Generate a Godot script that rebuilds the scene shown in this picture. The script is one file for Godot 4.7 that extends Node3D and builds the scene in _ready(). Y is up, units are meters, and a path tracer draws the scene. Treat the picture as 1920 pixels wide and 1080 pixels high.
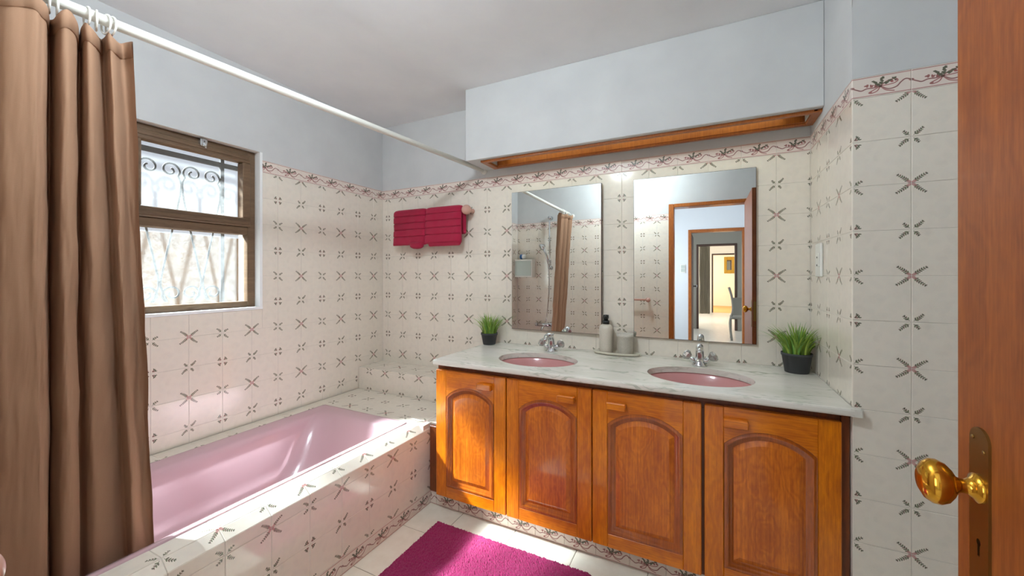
extends Node3D
# A tiled bathroom: pink bath under a window on the left, wooden vanity with two basins and two mirrors
# on the back wall, an open door on the right. Floor is y = 0, back wall z = 0, window wall x = 0.

const EYE := 1.275          # height of the tile row that the tile grids are counted from
const TW := 0.1495          # wall tile pitch across
const TH := 0.15            # wall tile pitch up
var M := {}
var counts := {}
var tile_cache := {}
var rng := RandomNumberGenerator.new()

func _ready() -> void:
	rng.seed = 20240
	# ---------------------------------------------------------------- camera
	var cam := Camera3D.new()
	cam.name = "camera"
	add_child(cam)
	cam.position = Vector3(2.2946, EYE + 0.0026, 2.3108)
	cam.rotation = Vector3(0, 0.4634, -0.0009)
	cam.set_frustum(0.05 * 1080.0 / 735.42, Vector2(0, -0.05 * 23.61 / 735.42), 0.05, 60.0)
	cam.current = true
	# ---------------------------------------------------------------- sky, exposure
	var env := Environment.new()
	env.background_mode = Environment.BG_SKY
	var sky := Sky.new()
	var sm := ProceduralSkyMaterial.new()
	sm.sky_top_color = Color(0.74, 0.78, 0.84)
	sm.sky_horizon_color = Color(0.88, 0.90, 0.92)
	sm.ground_bottom_color = Color(0.42, 0.40, 0.37)
	sm.ground_horizon_color = Color(0.62, 0.60, 0.57)
	sm.sky_energy_multiplier = 0.9
	sm.ground_energy_multiplier = 0.7
	sm.sun_angle_max = 1.0
	sky.sky_material = sm
	env.sky = sky
	env.tonemap_mode = Environment.TONE_MAPPER_LINEAR
	env.tonemap_exposure = 1.27
	env.sdfgi_enabled = true
	env.ssao_enabled = true
	env.ssil_enabled = true
	var we := WorldEnvironment.new()
	we.name = "environment"
	we.environment = env
	add_child(we)
	# ---------------------------------------------------------------- sun through the bath window
	var sun := DirectionalLight3D.new()
	sun.name = "sun"
	add_child(sun)
	sun.look_at_from_position(Vector3.ZERO, Vector3(1.0, -1.09, -0.46), Vector3.UP)
	sun.light_color = Color(0.90, 0.97, 1.0)
	sun.light_energy = 17.0
	sun.light_angular_distance = 8.0
	sun.shadow_enabled = true
	sun.sky_mode = DirectionalLight3D.SKY_MODE_LIGHT_ONLY
	# area lights added to stand in for daylight in the hall and far rooms
	area_light("hall_day_fill", Vector3(1.06, 1.45, 3.5), Vector3(3.4, 1.3, 3.0), Vector2(1.5, 1.3), Color(0.93, 0.96, 1.0), 4.5)
	area_light("bedroom_day_fill", Vector3(1.06, 1.4, 6.4), Vector3(3.4, 1.2, 6.4), Vector2(1.4, 1.3), Color(0.95, 0.97, 1.0), 3.0)
	area_light("lounge_day_fill", Vector3(1.06, 1.4, 10.2), Vector3(3.4, 1.2, 10.2), Vector2(2.2, 1.4), Color(1.0, 0.97, 0.93), 8.0)
	area_light("far_day_fill", Vector3(1.06, 1.4, 14.2), Vector3(3.4, 1.2, 14.6), Vector2(2.2, 1.4), Color(1.0, 0.95, 0.88), 14.0)

	make_materials()
	build_shell()
	added_ceiling_globe(Vector3(1.5, CEIL, 1.75), 0.95)
	build_window()
	build_bath()
	build_curtain()
	build_vanity()
	build_back_wall_things()
	build_counter_things()
	build_floor_things()
	build_door()
	build_opposite_things()
	build_hall()

func area_light(called: String, at: Vector3, to: Vector3, size: Vector2, c: Color, e: float) -> AreaLight3D:
	var l := AreaLight3D.new()
	l.name = called
	add_child(l)
	l.look_at_from_position(at, to, Vector3.UP)
	l.area_size = size
	l.light_color = c
	l.light_energy = e
	l.area_range = 30.0
	l.area_attenuation = 2.0
	l.shadow_enabled = true
	return l

# ==================================================================== helpers
func numbered(parent: Node, called: String) -> String:
	var key := str(parent.get_instance_id()) + called
	var n: int = counts.get(key, 0)
	counts[key] = n + 1
	return called if n == 0 else "%s_%03d" % [called, n]

func part(parent: Node3D, called: String, mesh: Mesh, mat: Material, xf := Transform3D.IDENTITY) -> MeshInstance3D:
	var o := MeshInstance3D.new()
	o.name = numbered(parent, called)
	o.mesh = mesh
	o.material_override = mat
	o.transform = xf
	parent.add_child(o, true)
	return o

func at(p: Vector3) -> Transform3D:
	return Transform3D(Basis.IDENTITY, p)

func thing(called: String, label: String, category: String, pos := Vector3.ZERO, group := "") -> Node3D:
	var o := Node3D.new()
	o.name = numbered(self, called)
	add_child(o, true)
	o.position = pos
	tag(o, label, category, group)
	return o

func tag(o: Node, label: String, category: String, group := "", kind := "") -> void:
	o.set_meta("label", label)
	o.set_meta("category", category)
	if group != "":
		o.set_meta("group", group)
	if kind != "":
		o.set_meta("kind", kind)

func setting(called: String, label: String, category: String) -> Node3D:
	var o := Node3D.new()
	o.name = called
	add_child(o)
	tag(o, label, category, "", "structure")
	return o

func quad(st: SurfaceTool, a: Vector3, b: Vector3, c: Vector3, d: Vector3, ua := Vector2.ZERO, ub := Vector2.ZERO, uc := Vector2.ZERO, ud := Vector2.ZERO) -> void:
	# a b c d run clockwise seen from outside
	var n := (c - a).cross(b - a)
	if n.length() < 1e-12:
		n = (d - a).cross(c - a)
	n = n.normalized()
	var ps := [a, b, c, a, c, d]
	var us := [ua, ub, uc, ua, uc, ud]
	for k in 6:
		st.set_normal(n)
		st.set_uv(us[k])
		st.add_vertex(ps[k])

func st_new() -> SurfaceTool:
	var st := SurfaceTool.new()
	st.begin(Mesh.PRIMITIVE_TRIANGLES)
	return st

func add_box(st: SurfaceTool, lo: Vector3, hi: Vector3, ch := 0.0) -> void:
	# box with chamfered edges
	var c := minf(ch, 0.49 * minf(hi.x - lo.x, minf(hi.y - lo.y, hi.z - lo.z)))
	var ctr := (lo + hi) * 0.5
	var h := (hi - lo) * 0.5
	for ax in 3:
		var u := (ax + 1) % 3
		var v := (ax + 2) % 3
		for s: float in [-1.0, 1.0]:
			var f := []
			for q in [[-1, -1], [-1, 1], [1, 1], [1, -1]]:
				var p := Vector3.ZERO
				p[ax] = s * h[ax]
				p[u] = q[0] * (h[u] - c)
				p[v] = q[1] * (h[v] - c)
				f.append(ctr + p)
			if s > 0:
				quad(st, f[0], f[1], f[2], f[3])
			else:
				quad(st, f[3], f[2], f[1], f[0])
	if c > 0.0:
		for ax in 3:
			var u := (ax + 1) % 3
			var v := (ax + 2) % 3
			for su: float in [-1.0, 1.0]:
				for sv: float in [-1.0, 1.0]:
					var f := []
					for q in [[-1, 0], [1, 0], [1, 1], [-1, 1]]:
						var p := Vector3.ZERO
						p[ax] = q[0] * (h[ax] - c)
						p[u] = su * (h[u] - (c if q[1] == 1 else 0.0))
						p[v] = sv * (h[v] - (0.0 if q[1] == 1 else c))
						f.append(ctr + p)
					if su * sv > 0:
						quad(st, f[0], f[1], f[2], f[3])
					else:
						quad(st, f[3], f[2], f[1], f[0])
		for sx: float in [-1.0, 1.0]:
			for sy: float in [-1.0, 1.0]:
				for sz: float in [-1.0, 1.0]:
					var a := ctr + Vector3(sx * h.x, sy * (h.y - c), sz * (h.z - c))
					var b := ctr + Vector3(sx * (h.x - c), sy * h.y, sz * (h.z - c))
					var d := ctr + Vector3(sx * (h.x - c), sy * (h.y - c), sz * h.z)
					var n := Vector3(sx, sy, sz).normalized()
					var order := [a, b, d] if sx * sy * sz < 0 else [a, d, b]
					for p in order:
						st.set_normal(n)
						st.set_uv(Vector2.ZERO)
						st.add_vertex(p)

func box(lo: Vector3, hi: Vector3, ch := 0.0) -> ArrayMesh:
	var st := st_new()
	add_box(st, lo, hi, ch)
	return st.commit()

func add_grid(st: SurfaceTool, rows: Array, closed := false, uvs := Vector2(1, 1), base_uv := Vector2.ZERO) -> void:
	# rows: Array of PackedVector3Array of one length; smooth
	var start := 0
	var n: int = rows[0].size()
	var m := n if closed else n - 1
	for i in rows.size() - 1:
		var r0: PackedVector3Array = rows[i]
		var r1: PackedVector3Array = rows[i + 1]
		for j in m:
			var k := (j + 1) % n
			var u0 := base_uv + Vector2(float(j) / m * uvs.x, float(i) / (rows.size() - 1) * uvs.y)
			var u1 := base_uv + Vector2(float(j + 1) / m * uvs.x, float(i + 1) / (rows.size() - 1) * uvs.y)
			var ps := [r0[j], r0[k], r1[k], r0[j], r1[k], r1[j]]
			var us := [u0, Vector2(u1.x, u0.y), u1, u0, u1, Vector2(u0.x, u1.y)]
			for q in 6:
				st.set_uv(us[q])
				st.add_vertex(ps[q])

func grid_mesh(rows: Array, closed := false, uvs := Vector2(1, 1)) -> ArrayMesh:
	var st := st_new()
	st.set_smooth_group(0)
	add_grid(st, rows, closed, uvs)
	st.generate_normals()
	return st.commit()

func ring(r: float, y: float, n: int, c := Vector3.ZERO, rz := -1.0) -> PackedVector3Array:
	var a := PackedVector3Array()
	var b := r if rz < 0 else rz
	for k in n:
		var t := TAU * k / n
		a.append(c + Vector3(r * cos(t), y, b * sin(t)))
	return a

func lathe(profile: Array, n := 24, c := Vector3.ZERO, flat := false) -> ArrayMesh:
	var rows := []
	for p in profile:
		rows.append(ring(maxf(p[0], 0.00005), p[1], n, c))
	var st := st_new()
	st.set_smooth_group(-1 if flat else 0)
	add_grid(st, rows, true)
	st.generate_normals()
	return st.commit()

func add_tube(st: SurfaceTool, path: Array, radii, n := 10, caps := true) -> void:
	var rows := []
	var count := path.size()
	var up := Vector3.UP
	var prev := Vector3.ZERO
	for i in count:
		var a: Vector3 = path[maxi(i - 1, 0)]
		var b: Vector3 = path[mini(i + 1, count - 1)]
		var t := (b - a).normalized()
		var side := t.cross(up)
		if prev != Vector3.ZERO:
			side = prev - t * prev.dot(t)
		elif side.length() < 0.05:
			side = t.cross(Vector3.RIGHT)
		side = side.normalized()
		prev = side
		var o := t.cross(side).normalized()
		var r: float = radii if radii is float else radii[i]
		var row := PackedVector3Array()
		for k in n:
			var w := TAU * k / n
			row.append(path[i] + side * (cos(w) * r) + o * (sin(w) * r))
		rows.append(row)
	if caps:
		var r0 := PackedVector3Array()
		var r1 := PackedVector3Array()
		for k in n:
			r0.append(path[0])
			r1.append(path[count - 1])
		rows.push_front(r0)
		rows.push_back(r1)
	add_grid(st, rows, true)

func tube(path: Array, radii, n := 10) -> ArrayMesh:
	var st := st_new()
	add_tube(st, path, radii, n)
	st.generate_normals()
	return st.commit()

func torus(rad: float, r: float, axis_basis: Basis, n := 20, m := 8) -> ArrayMesh:
	var rows := []
	for i in n + 1:
		var t := TAU * i / n
		var row := PackedVector3Array()
		for k in m:
			var w := TAU * k / m
			row.append(axis_basis * Vector3((rad + r * cos(w)) * cos(t), (rad + r * cos(w)) * sin(t), r * sin(w)))
		rows.append(row)
	return grid_mesh(rows, true)

func prism(poly: PackedVector2Array, z0: float, z1: float) -> ArrayMesh:
	# polygon in x/y pushed from z0 to z1
	var st := st_new()
	var tri := Geometry2D.triangulate_polygon(poly)
	for s in 2:
		var z := z1 if s == 0 else z0
		for k in range(0, tri.size(), 3):
			var a := poly[tri[k]]
			var b := poly[tri[k + 1]]
			var c := poly[tri[k + 2]]
			var ccw := (b - a).cross(c - a) > 0
			var idx := [a, b, c]
			if ccw == (s == 0):
				idx = [a, c, b]
			for p: Vector2 in idx:
				st.set_normal(Vector3(0, 0, 1 if s == 0 else -1))
				st.set_uv(p)
				st.add_vertex(Vector3(p.x, p.y, z))
	var n := poly.size()
	var cw := Geometry2D.is_polygon_clockwise(poly)
	for k in n:
		var p := poly[k]
		var q := poly[(k + 1) % n]
		if cw:
			quad(st, Vector3(p.x, p.y, z0), Vector3(p.x, p.y, z1), Vector3(q.x, q.y, z1), Vector3(q.x, q.y, z0))
		else:
			quad(st, Vector3(q.x, q.y, z0), Vector3(q.x, q.y, z1), Vector3(p.x, p.y, z1), Vector3(p.x, p.y, z0))
	return st.commit()

func smooth_path(pts: Array, per := 6) -> Array:
	var out := []
	for i in pts.size() - 1:
		var p0 = pts[maxi(i - 1, 0)]
		var p1 = pts[i]
		var p2 = pts[i + 1]
		var p3 = pts[mini(i + 2, pts.size() - 1)]
		for k in per:
			out.append(p1.cubic_interpolate(p2, p0, p3, float(k) / per))
	out.append(pts[-1])
	return out

# ==================================================================== materials
func std(c: Color, rough := 0.5, metal := 0.0, spec := 0.5) -> StandardMaterial3D:
	var m := StandardMaterial3D.new()
	m.albedo_color = c
	m.roughness = rough
	m.metallic = metal
	m.metallic_specular = spec
	return m

func c8(r: int, g: int, b: int) -> Color:
	return Color8(r, g, b)

func dab(img: Image, x: float, y: float, rx: float, ry: float, ang: float, col: Color) -> void:
	var w := img.get_width()
	var h := img.get_height()
	var r := int(ceil(maxf(rx, ry))) + 1
	var ca := cos(ang)
	var sa := sin(ang)
	for j in range(int(y) - r, int(y) + r + 1):
		for i in range(int(x) - r, int(x) + r + 1):
			var dx := i - x
			var dy := j - y
			var a := (dx * ca + dy * sa) / rx
			var b := (-dx * sa + dy * ca) / ry
			var d := sqrt(a * a + b * b)
			var k := clampf((1.0 - d) * minf(rx, ry) + 0.5, 0.0, 1.0) * col.a
			if k > 0.0:
				var pi := posmod(i, w)
				var pj := posmod(j, h)
				var o := img.get_pixel(pi, pj)
				img.set_pixel(pi, pj, o.lerp(Color(col.r, col.g, col.b), k))

func sprig(img: Image, cx: float, cy: float, dx: float, dy: float, leaves: int, bud: bool, s: float) -> void:
	# a little printed twig from near the corner outwards; dx, dy in pixels
	var dir := Vector2(dx, dy)
	var l := dir.length()
	dir /= l
	var side := Vector2(-dir.y, dir.x)
	var bend := s * l * 0.05
	var dark := Color(0.36, 0.35, 0.29, 0.85)
	var olive := Color(0.42, 0.44, 0.33, 0.85)
	var brown := Color(0.47, 0.39, 0.34, 0.85)
	for k in 14:
		var t := k / 13.0
		var p := Vector2(cx, cy) + dir * (18.0 + (l - 18.0) * t) + side * bend * sin(t * PI)
		dab(img, p.x, p.y, 3.2, 3.2, 0, dark)
	for k in leaves:
		var t := (k + 0.6) / leaves
		var p := Vector2(cx, cy) + dir * (20.0 + (l - 20.0) * t) + side * bend * sin(t * PI)
		var sz := lerpf(1.0, 0.62, t)
		for e: float in [-1.0, 1.0]:
			var a := dir.angle() + e * 0.82
			var q := p + Vector2.from_angle(a) * 14.0 * sz
			dab(img, q.x, q.y, 17.0 * sz, 7.6 * sz, a, [dark, olive, brown][(k + (1 if e > 0 else 0)) % 3])
	var tip := Vector2(cx, cy) + dir * l
	dab(img, tip.x, tip.y, 11.0, 3.8, dir.angle(), dark)
	if bud:
		var b := Vector2(cx, cy) + dir * 22.0
		dab(img, b.x, b.y, 24.0, 15.0, dir.angle(), Color(0.72, 0.50, 0.48, 0.62))
		dab(img, b.x + 3, b.y - 2, 6.0, 4.0, dir.angle(), Color(0.80, 0.56, 0.54, 0.8))

func berries(img: Image, cx: float, cy: float, sx: float, sy: float, s: float) -> void:
	for q in [[24, 26, 9], [38, 22, 7], [30, 42, 7]]:
		dab(img, cx + sx * q[0], cy + sy * q[1], q[2] * 1.35, q[2] * 1.1, s, Color(0.66, 0.43, 0.42, 0.8))
	for q in [[52, 30, 0.5], [44, 54, 1.2], [66, 26, 0.2], [34, 62, 1.6], [26, 30, 0.8], [54, 44, 0.9]]:
		dab(img, cx + sx * q[0], cy + sy * q[1], 15, 6.4, atan2(sy * sin(q[2]), sx * cos(q[2])), Color(0.38, 0.38, 0.31, 0.85))

func tile_image() -> Image:
	# four tiles of the wall, print at their corners
	var img := Image.create(1024, 1024, false, Image.FORMAT_RGB8)
	img.fill(c8(234, 224, 209))
	var nz := FastNoiseLite.new()
	nz.seed = 3
	nz.frequency = 0.006
	for i in 900:
		var x := rng.randf() * 1024
		var y := rng.randf() * 1024
		var v := nz.get_noise_2d(x, y)
		dab(img, x, y, 24 + rng.randf() * 26, 20 + rng.randf() * 20, rng.randf() * 3, Color(0.91 + 0.05 * v, 0.875 + 0.05 * v, 0.82 + 0.05 * v, 0.10))
	# image y runs down: row j at 1024 - 512 j
	# berries at (even, odd)
	for sx: float in [-1.0, 1.0]:
		for sy: float in [-1.0, 1.0]:
			berries(img, 0, 512, sx, sy, sx * 0.4 + sy * 0.3)
	# (even, even): loose twigs
	sprig(img, 0, 0, -84, -78, 4, false, 1.0)
	sprig(img, 0, 0, 84, 82, 4, false, 1.0)
	sprig(img, 0, 0, 82, -54, 3, false, -1.0)
	sprig(img, 0, 0, -78, 52, 3, false, -1.0)
	# (odd, odd): two long, two short
	sprig(img, 512, 512, 88, -84, 5, false, 1.0)
	sprig(img, 512, 512, -92, 86, 5, false, 1.0)
	sprig(img, 512, 512, -58, -62, 3, false, -1.0)
	sprig(img, 512, 512, 54, 62, 3, false, -1.0)
	# (odd, even): the big cross
	sprig(img, 512, 0, -112, -96, 6, true, 0.6)
	sprig(img, 512, 0, 120, -92, 6, true, -0.6)
	sprig(img, 512, 0, -122, 96, 6, true, -0.6)
	sprig(img, 512, 0, 112, 100, 6, true, 0.6)
	img.generate_mipmaps()
	return img

func stroke(img: Image, pts: Array, r: float, col: Color) -> void:
	var sp := smooth_path(pts, 22)
	for p: Vector2 in sp:
		dab(img, p.x, p.y, r, r, 0, col)

func border_image() -> Image:
	var img := Image.create(512, 256, false, Image.FORMAT_RGB8)
	img.fill(c8(228, 214, 202))
	var rose := Color(0.60, 0.38, 0.36, 0.9)
	var roseb := Color(0.76, 0.58, 0.55, 0.9)
	var dark := Color(0.36, 0.24, 0.21, 0.95)
	var olive := Color(0.38, 0.37, 0.30, 0.9)
	for y in [8, 14, 238, 244]:
		img.fill_rect(Rect2i(0, y, 512, 5), rose if y in [8, 244] else Color(0.80, 0.60, 0.57))
	# ribbon running through
	var a := [Vector2(-10, 120), Vector2(40, 150), Vector2(80, 168), Vector2(130, 150), Vector2(190, 152), Vector2(250, 142)]
	var b := [Vector2(250, 142), Vector2(320, 190), Vector2(390, 178), Vector2(430, 130), Vector2(470, 100), Vector2(522, 120)]
	for s in [a, b]:
		stroke(img, s, 8.0, roseb)
		stroke(img, s, 3.0, dark)
	# bow loops
	for lp in [[Vector2(250, 142), Vector2(310, 90), Vector2(380, 76), Vector2(402, 104), Vector2(360, 132), Vector2(250, 142)], [Vector2(250, 142), Vector2(190, 180), Vector2(150, 204), Vector2(172, 216), Vector2(222, 196), Vector2(250, 142)], [Vector2(250, 142), Vector2(300, 200), Vector2(370, 222)]]:
		stroke(img, lp, 7.0, roseb)
		stroke(img, lp, 3.2, rose)
	dab(img, 250, 142, 17, 15, 0.3, dark)
	dab(img, 160, 206, 18, 9, -0.4, rose)
	# leaves and rosebuds
	for k in 44:
		var t := k / 43.0
		var p := Vector2(250, 142).lerp([Vector2(96, 108), Vector2(270, 36), Vector2(176, 58), Vector2(380, 60)][k % 4], 0.2 + 0.8 * fmod(t * 7.3, 1.0))
		var an := rng.randf() * PI
		dab(img, p.x, p.y, 20, 9, an, olive if k % 4 else rose)
	dab(img, 352, 104, 15, 12, 0.2, Color(0.62, 0.32, 0.32, 0.9))
	dab(img, 384, 94, 11, 9, 0.2, dark)
	img.generate_mipmaps()
	return img

func wood_image(dark: Color, light: Color, seed_n: int, figure: float) -> Image:
	var img := Image.create(512, 512, false, Image.FORMAT_RGB8)
	var n1 := FastNoiseLite.new()
	n1.seed = seed_n
	n1.frequency = 0.012
	var n2 := FastNoiseLite.new()
	n2.seed = seed_n + 7
	n2.frequency = 0.09
	for y in 512:
		for x in 512:
			# mirrored so that the repeat has no seam
			var yy := 256.0 - absf(y - 256.0)
			var xx := 256.0 - absf(x - 256.0)
			var warp := n1.get_noise_2d(xx * 0.5, yy * 0.25) * figure
			var g := 0.5 + 0.5 * sin((x * TAU / 512.0) * 9.0 + warp * 14.0)
			var streak := n2.get_noise_2d(x * 1.6, yy * 0.07)
			var pore := n2.get_noise_2d(x * 5.0 + 900.0, yy * 0.35)
			var blot := n1.get_noise_2d(xx * 0.8 + 333.0, yy * 0.2)
			var v := clampf(0.50 + 0.20 * (g - 0.5) + 0.34 * streak + 0.16 * pore + 0.30 * blot, 0.0, 1.0)
			img.set_pixel(x, y, dark.lerp(light, v))
	return img

func tex(img: Image) -> ImageTexture:
	return ImageTexture.create_from_image(img)

func wood_mat(img: Image, period: float, rough: float, coat: float) -> StandardMaterial3D:
	var m := std(Color.WHITE, rough)
	m.albedo_texture = tex(img)
	m.uv1_triplanar = true
	m.uv1_world_triplanar = true
	m.uv1_scale = Vector3.ONE / period
	m.uv1_triplanar_sharpness = 8.0
	if coat > 0:
		m.clearcoat_enabled = true
		m.clearcoat = coat
		m.clearcoat_roughness = 0.05
	return m

func noise_mat(a: Color, b: Color, freq: float, scale: float, rough: float, bump := 0.0, seed_n := 1) -> StandardMaterial3D:
	var m := std(Color.WHITE, rough)
	var n := FastNoiseLite.new()
	n.seed = seed_n
	n.frequency = freq
	n.fractal_octaves = 4
	var t := NoiseTexture2D.new()
	t.width = 512
	t.height = 512
	t.seamless = true
	t.noise = n
	var g := Gradient.new()
	g.set_color(0, a)
	g.set_color(1, b)
	t.color_ramp = g
	m.albedo_texture = t
	m.uv1_triplanar = true
	m.uv1_world_triplanar = true
	m.uv1_scale = Vector3.ONE * scale
	if bump > 0.0:
		var t2 := NoiseTexture2D.new()
		t2.width = 512
		t2.height = 512
		t2.seamless = true
		t2.noise = n
		t2.as_normal_map = true
		t2.bump_strength = 6.0
		m.normal_enabled = true
		m.normal_texture = t2
		m.normal_scale = bump
	return m

func make_materials() -> void:
	var tile := std(Color.WHITE, 0.08, 0.0, 0.5)
	tile.albedo_texture = tex(tile_image())
	M.tile = tile
	var border := std(Color.WHITE, 0.38, 0.0, 0.5)
	border.albedo_texture = tex(border_image())
	M.border = border
	M.grout = std(c8(222, 214, 203), 0.85)
	M.paint = noise_mat(c8(198, 198, 197), c8(207, 207, 205), 0.01, 0.6, 0.8, 0.0, 5)
	M.ceiling = noise_mat(c8(230, 230, 231), c8(238, 238, 238), 0.01, 0.5, 0.85, 0.0, 6)
	M.reveal = std(c8(238, 238, 236), 0.7)
	M.floor_tile = noise_mat(c8(230, 221, 203), c8(240, 233, 217), 0.015, 1.7, 0.22, 0.0, 9)
	M.floor_grout = std(c8(150, 138, 120), 0.9)
	var frame_img := wood_image(c8(178, 84, 2), c8(238, 142, 10), 11, 1.0)
	var frame_h := frame_img.duplicate()
	frame_h.rotate_90(CLOCKWISE)
	M.wood_v = wood_mat(frame_img, 0.55, 0.32, 0.45)
	M.wood_h = wood_mat(frame_h, 0.55, 0.32, 0.45)
	M.wood_panel = wood_mat(wood_image(c8(160, 70, 4), c8(232, 132, 26), 23, 1.9), 0.62, 0.32, 0.5)
	M.wood_mould = wood_mat(wood_image(c8(138, 60, 6), c8(194, 100, 20), 31, 1.0), 0.5, 0.28, 0.8)
	M.wood_carcass = wood_mat(wood_image(c8(84, 36, 8), c8(132, 64, 16), 41, 1.0), 0.6, 0.45, 0.3)
	M.wood_door = wood_mat(wood_image(c8(106, 48, 8), c8(154, 84, 28), 53, 1.2), 0.5, 0.5, 0.0)
	M.wood_casing = wood_mat(wood_image(c8(138, 70, 16), c8(186, 108, 36), 61, 1.0), 0.5, 0.4, 0.3)
	M.wood_dark = std(c8(74, 52, 42), 0.5)
	var wf_img := wood_image(c8(88, 66, 46), c8(126, 100, 74), 71, 0.6)
	wf_img.rotate_90(CLOCKWISE)
	M.window_wood = wood_mat(wf_img, 0.3, 0.5, 0.0)
	M.pink = std(c8(200, 166, 171), 0.16, 0.0, 0.55)
	M.pink.clearcoat_enabled = true
	M.pink.clearcoat = 0.5
	M.pink.clearcoat_roughness = 0.1
	M.sink_pink = std(c8(206, 146, 144), 0.14, 0.0, 0.55)
	M.ceramic = std(c8(205, 158, 142), 0.2, 0.0, 0.5)
	M.chrome = std(c8(214, 216, 218), 0.12, 1.0)
	M.crystal = std(c8(188, 186, 182), 0.08, 0.65, 0.8)
	M.brass = std(c8(208, 152, 52), 0.16, 1.0)
	M.brass_plate = std(c8(142, 112, 62), 0.36, 1.0)
	M.white_plastic = std(c8(236, 234, 226), 0.35)
	M.rod = std(c8(230, 228, 218), 0.3)
	M.marble = marble_mat()
	M.curtain = curtain_mat()
	M.towel = noise_mat(c8(146, 14, 48), c8(194, 32, 74), 0.22, 6.0, 0.95, 0.8, 12)
	M.towel.rim_enabled = true
	M.towel.rim = 0.15
	M.rug = noise_mat(c8(112, 10, 58), c8(188, 44, 112), 0.16, 5.0, 0.96, 0.9, 13)
	M.rug.rim_enabled = true
	M.rug.rim = 0.25
	M.mirror = std(c8(232, 235, 232), 0.0, 1.0)
	M.mirror_edge = std(c8(70, 52, 44), 0.5)
	var gi := Image.create(256, 256, false, Image.FORMAT_RGBA8)
	var gn := FastNoiseLite.new()
	gn.seed = 91
	gn.frequency = 0.03
	for y in 256:
		for x in 256:
			var v := gn.get_noise_2d(x, y) * 0.5 + gn.get_noise_2d(x * 4.0, y * 4.0) * 0.5
			gi.set_pixel(x, y, Color(0.95, 0.95, 0.94, clampf(0.075 + 0.05 * v, 0.02, 0.3)))
	var glass := std(Color.WHITE, 0.3, 0.0, 0.5)
	glass.transparency = BaseMaterial3D.TRANSPARENCY_ALPHA
	glass.albedo_texture = tex(gi)
	glass.uv1_triplanar = true
	glass.uv1_world_triplanar = true
	glass.uv1_scale = Vector3.ONE * 3.0
	glass.backlight_enabled = true
	glass.backlight = Color(0.95, 0.95, 0.95)
	M.frosted = glass
	M.iron = std(c8(58, 56, 54), 0.7, 0.2)
	M.outside_wall = noise_mat(c8(112, 84, 56), c8(140, 112, 80), 0.02, 0.5, 0.95, 0.0, 17)
	M.outside_ground = noise_mat(c8(104, 96, 84), c8(136, 126, 112), 0.05, 0.8, 0.95, 0.0, 18)
	M.added_outer_face = std(c8(128, 112, 94), 0.95)  # kept dark so that less sun bounces into the yard
	M.pot = std(c8(58, 59, 62), 0.6)
	M.soil = std(c8(46, 34, 24), 0.95)
	var leaf := std(Color.WHITE, 0.5)
	leaf.vertex_color_use_as_albedo = true
	leaf.backlight_enabled = true
	leaf.backlight = Color(0.25, 0.35, 0.08)
	M.leaf = leaf
	M.bottle = noise_mat(c8(200, 190, 176), c8(220, 212, 198), 0.03, 8.0, 0.4, 0.0, 21)
	M.black_plastic = std(c8(26, 26, 27), 0.4)
	M.tumbler = noise_mat(c8(176, 170, 160), c8(228, 222, 210), 0.05, 9.0, 0.5, 0.0, 22)
	M.tumbler.uv1_scale = Vector3(14, 2.5, 14)
	M.tray = std(c8(214, 206, 188), 0.4)
	M.tube_glow = std(c8(250, 255, 246), 0.4)
	M.tube_glow.emission_enabled = true
	M.tube_glow.emission = Color(0.93, 1.0, 0.86)
	M.tube_glow.emission_energy_multiplier = 0.4
	M.globe = std(c8(250, 248, 244), 0.3)  # glowing shade of the added ceiling fill lamp
	M.globe.emission_enabled = true
	M.globe.emission = Color(0.90, 0.965, 1.0)
	M.globe.emission_energy_multiplier = 1.2
	M.added_pane_glow = std(c8(235, 240, 245), 0.3)
	M.added_pane_glow.emission_enabled = true
	M.added_pane_glow.emission = Color(0.93, 0.96, 1.0)
	M.added_pane_glow.emission_energy_multiplier = 0.8  # constant glow for the windows added beside the room fill lights
	M.louver = std(c8(206, 212, 200), 0.35, 0.3)
	M.hall_paint = std(c8(222, 226, 230), 0.85)
	M.hall_floor = noise_mat(c8(206, 200, 190), c8(222, 216, 206), 0.02, 0.8, 0.3, 0.0, 25)
	M.terracotta = std(c8(214, 158, 96), 0.6)
	M.warm_paint = std(c8(232, 222, 206), 0.9)
	M.grey_paint = std(c8(150, 146, 136), 0.85)
	M.drape = std(c8(196, 188, 172), 0.9)
	M.gilt = noise_mat(c8(120, 92, 24), c8(214, 182, 84), 0.08, 6.0, 0.4, 0.0, 27)
	M.gilt.metallic = 0.5
	M.blue_plastic = std(c8(38, 92, 150), 0.3)
	M.grey_box = std(c8(190, 198, 190), 0.25)

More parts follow.
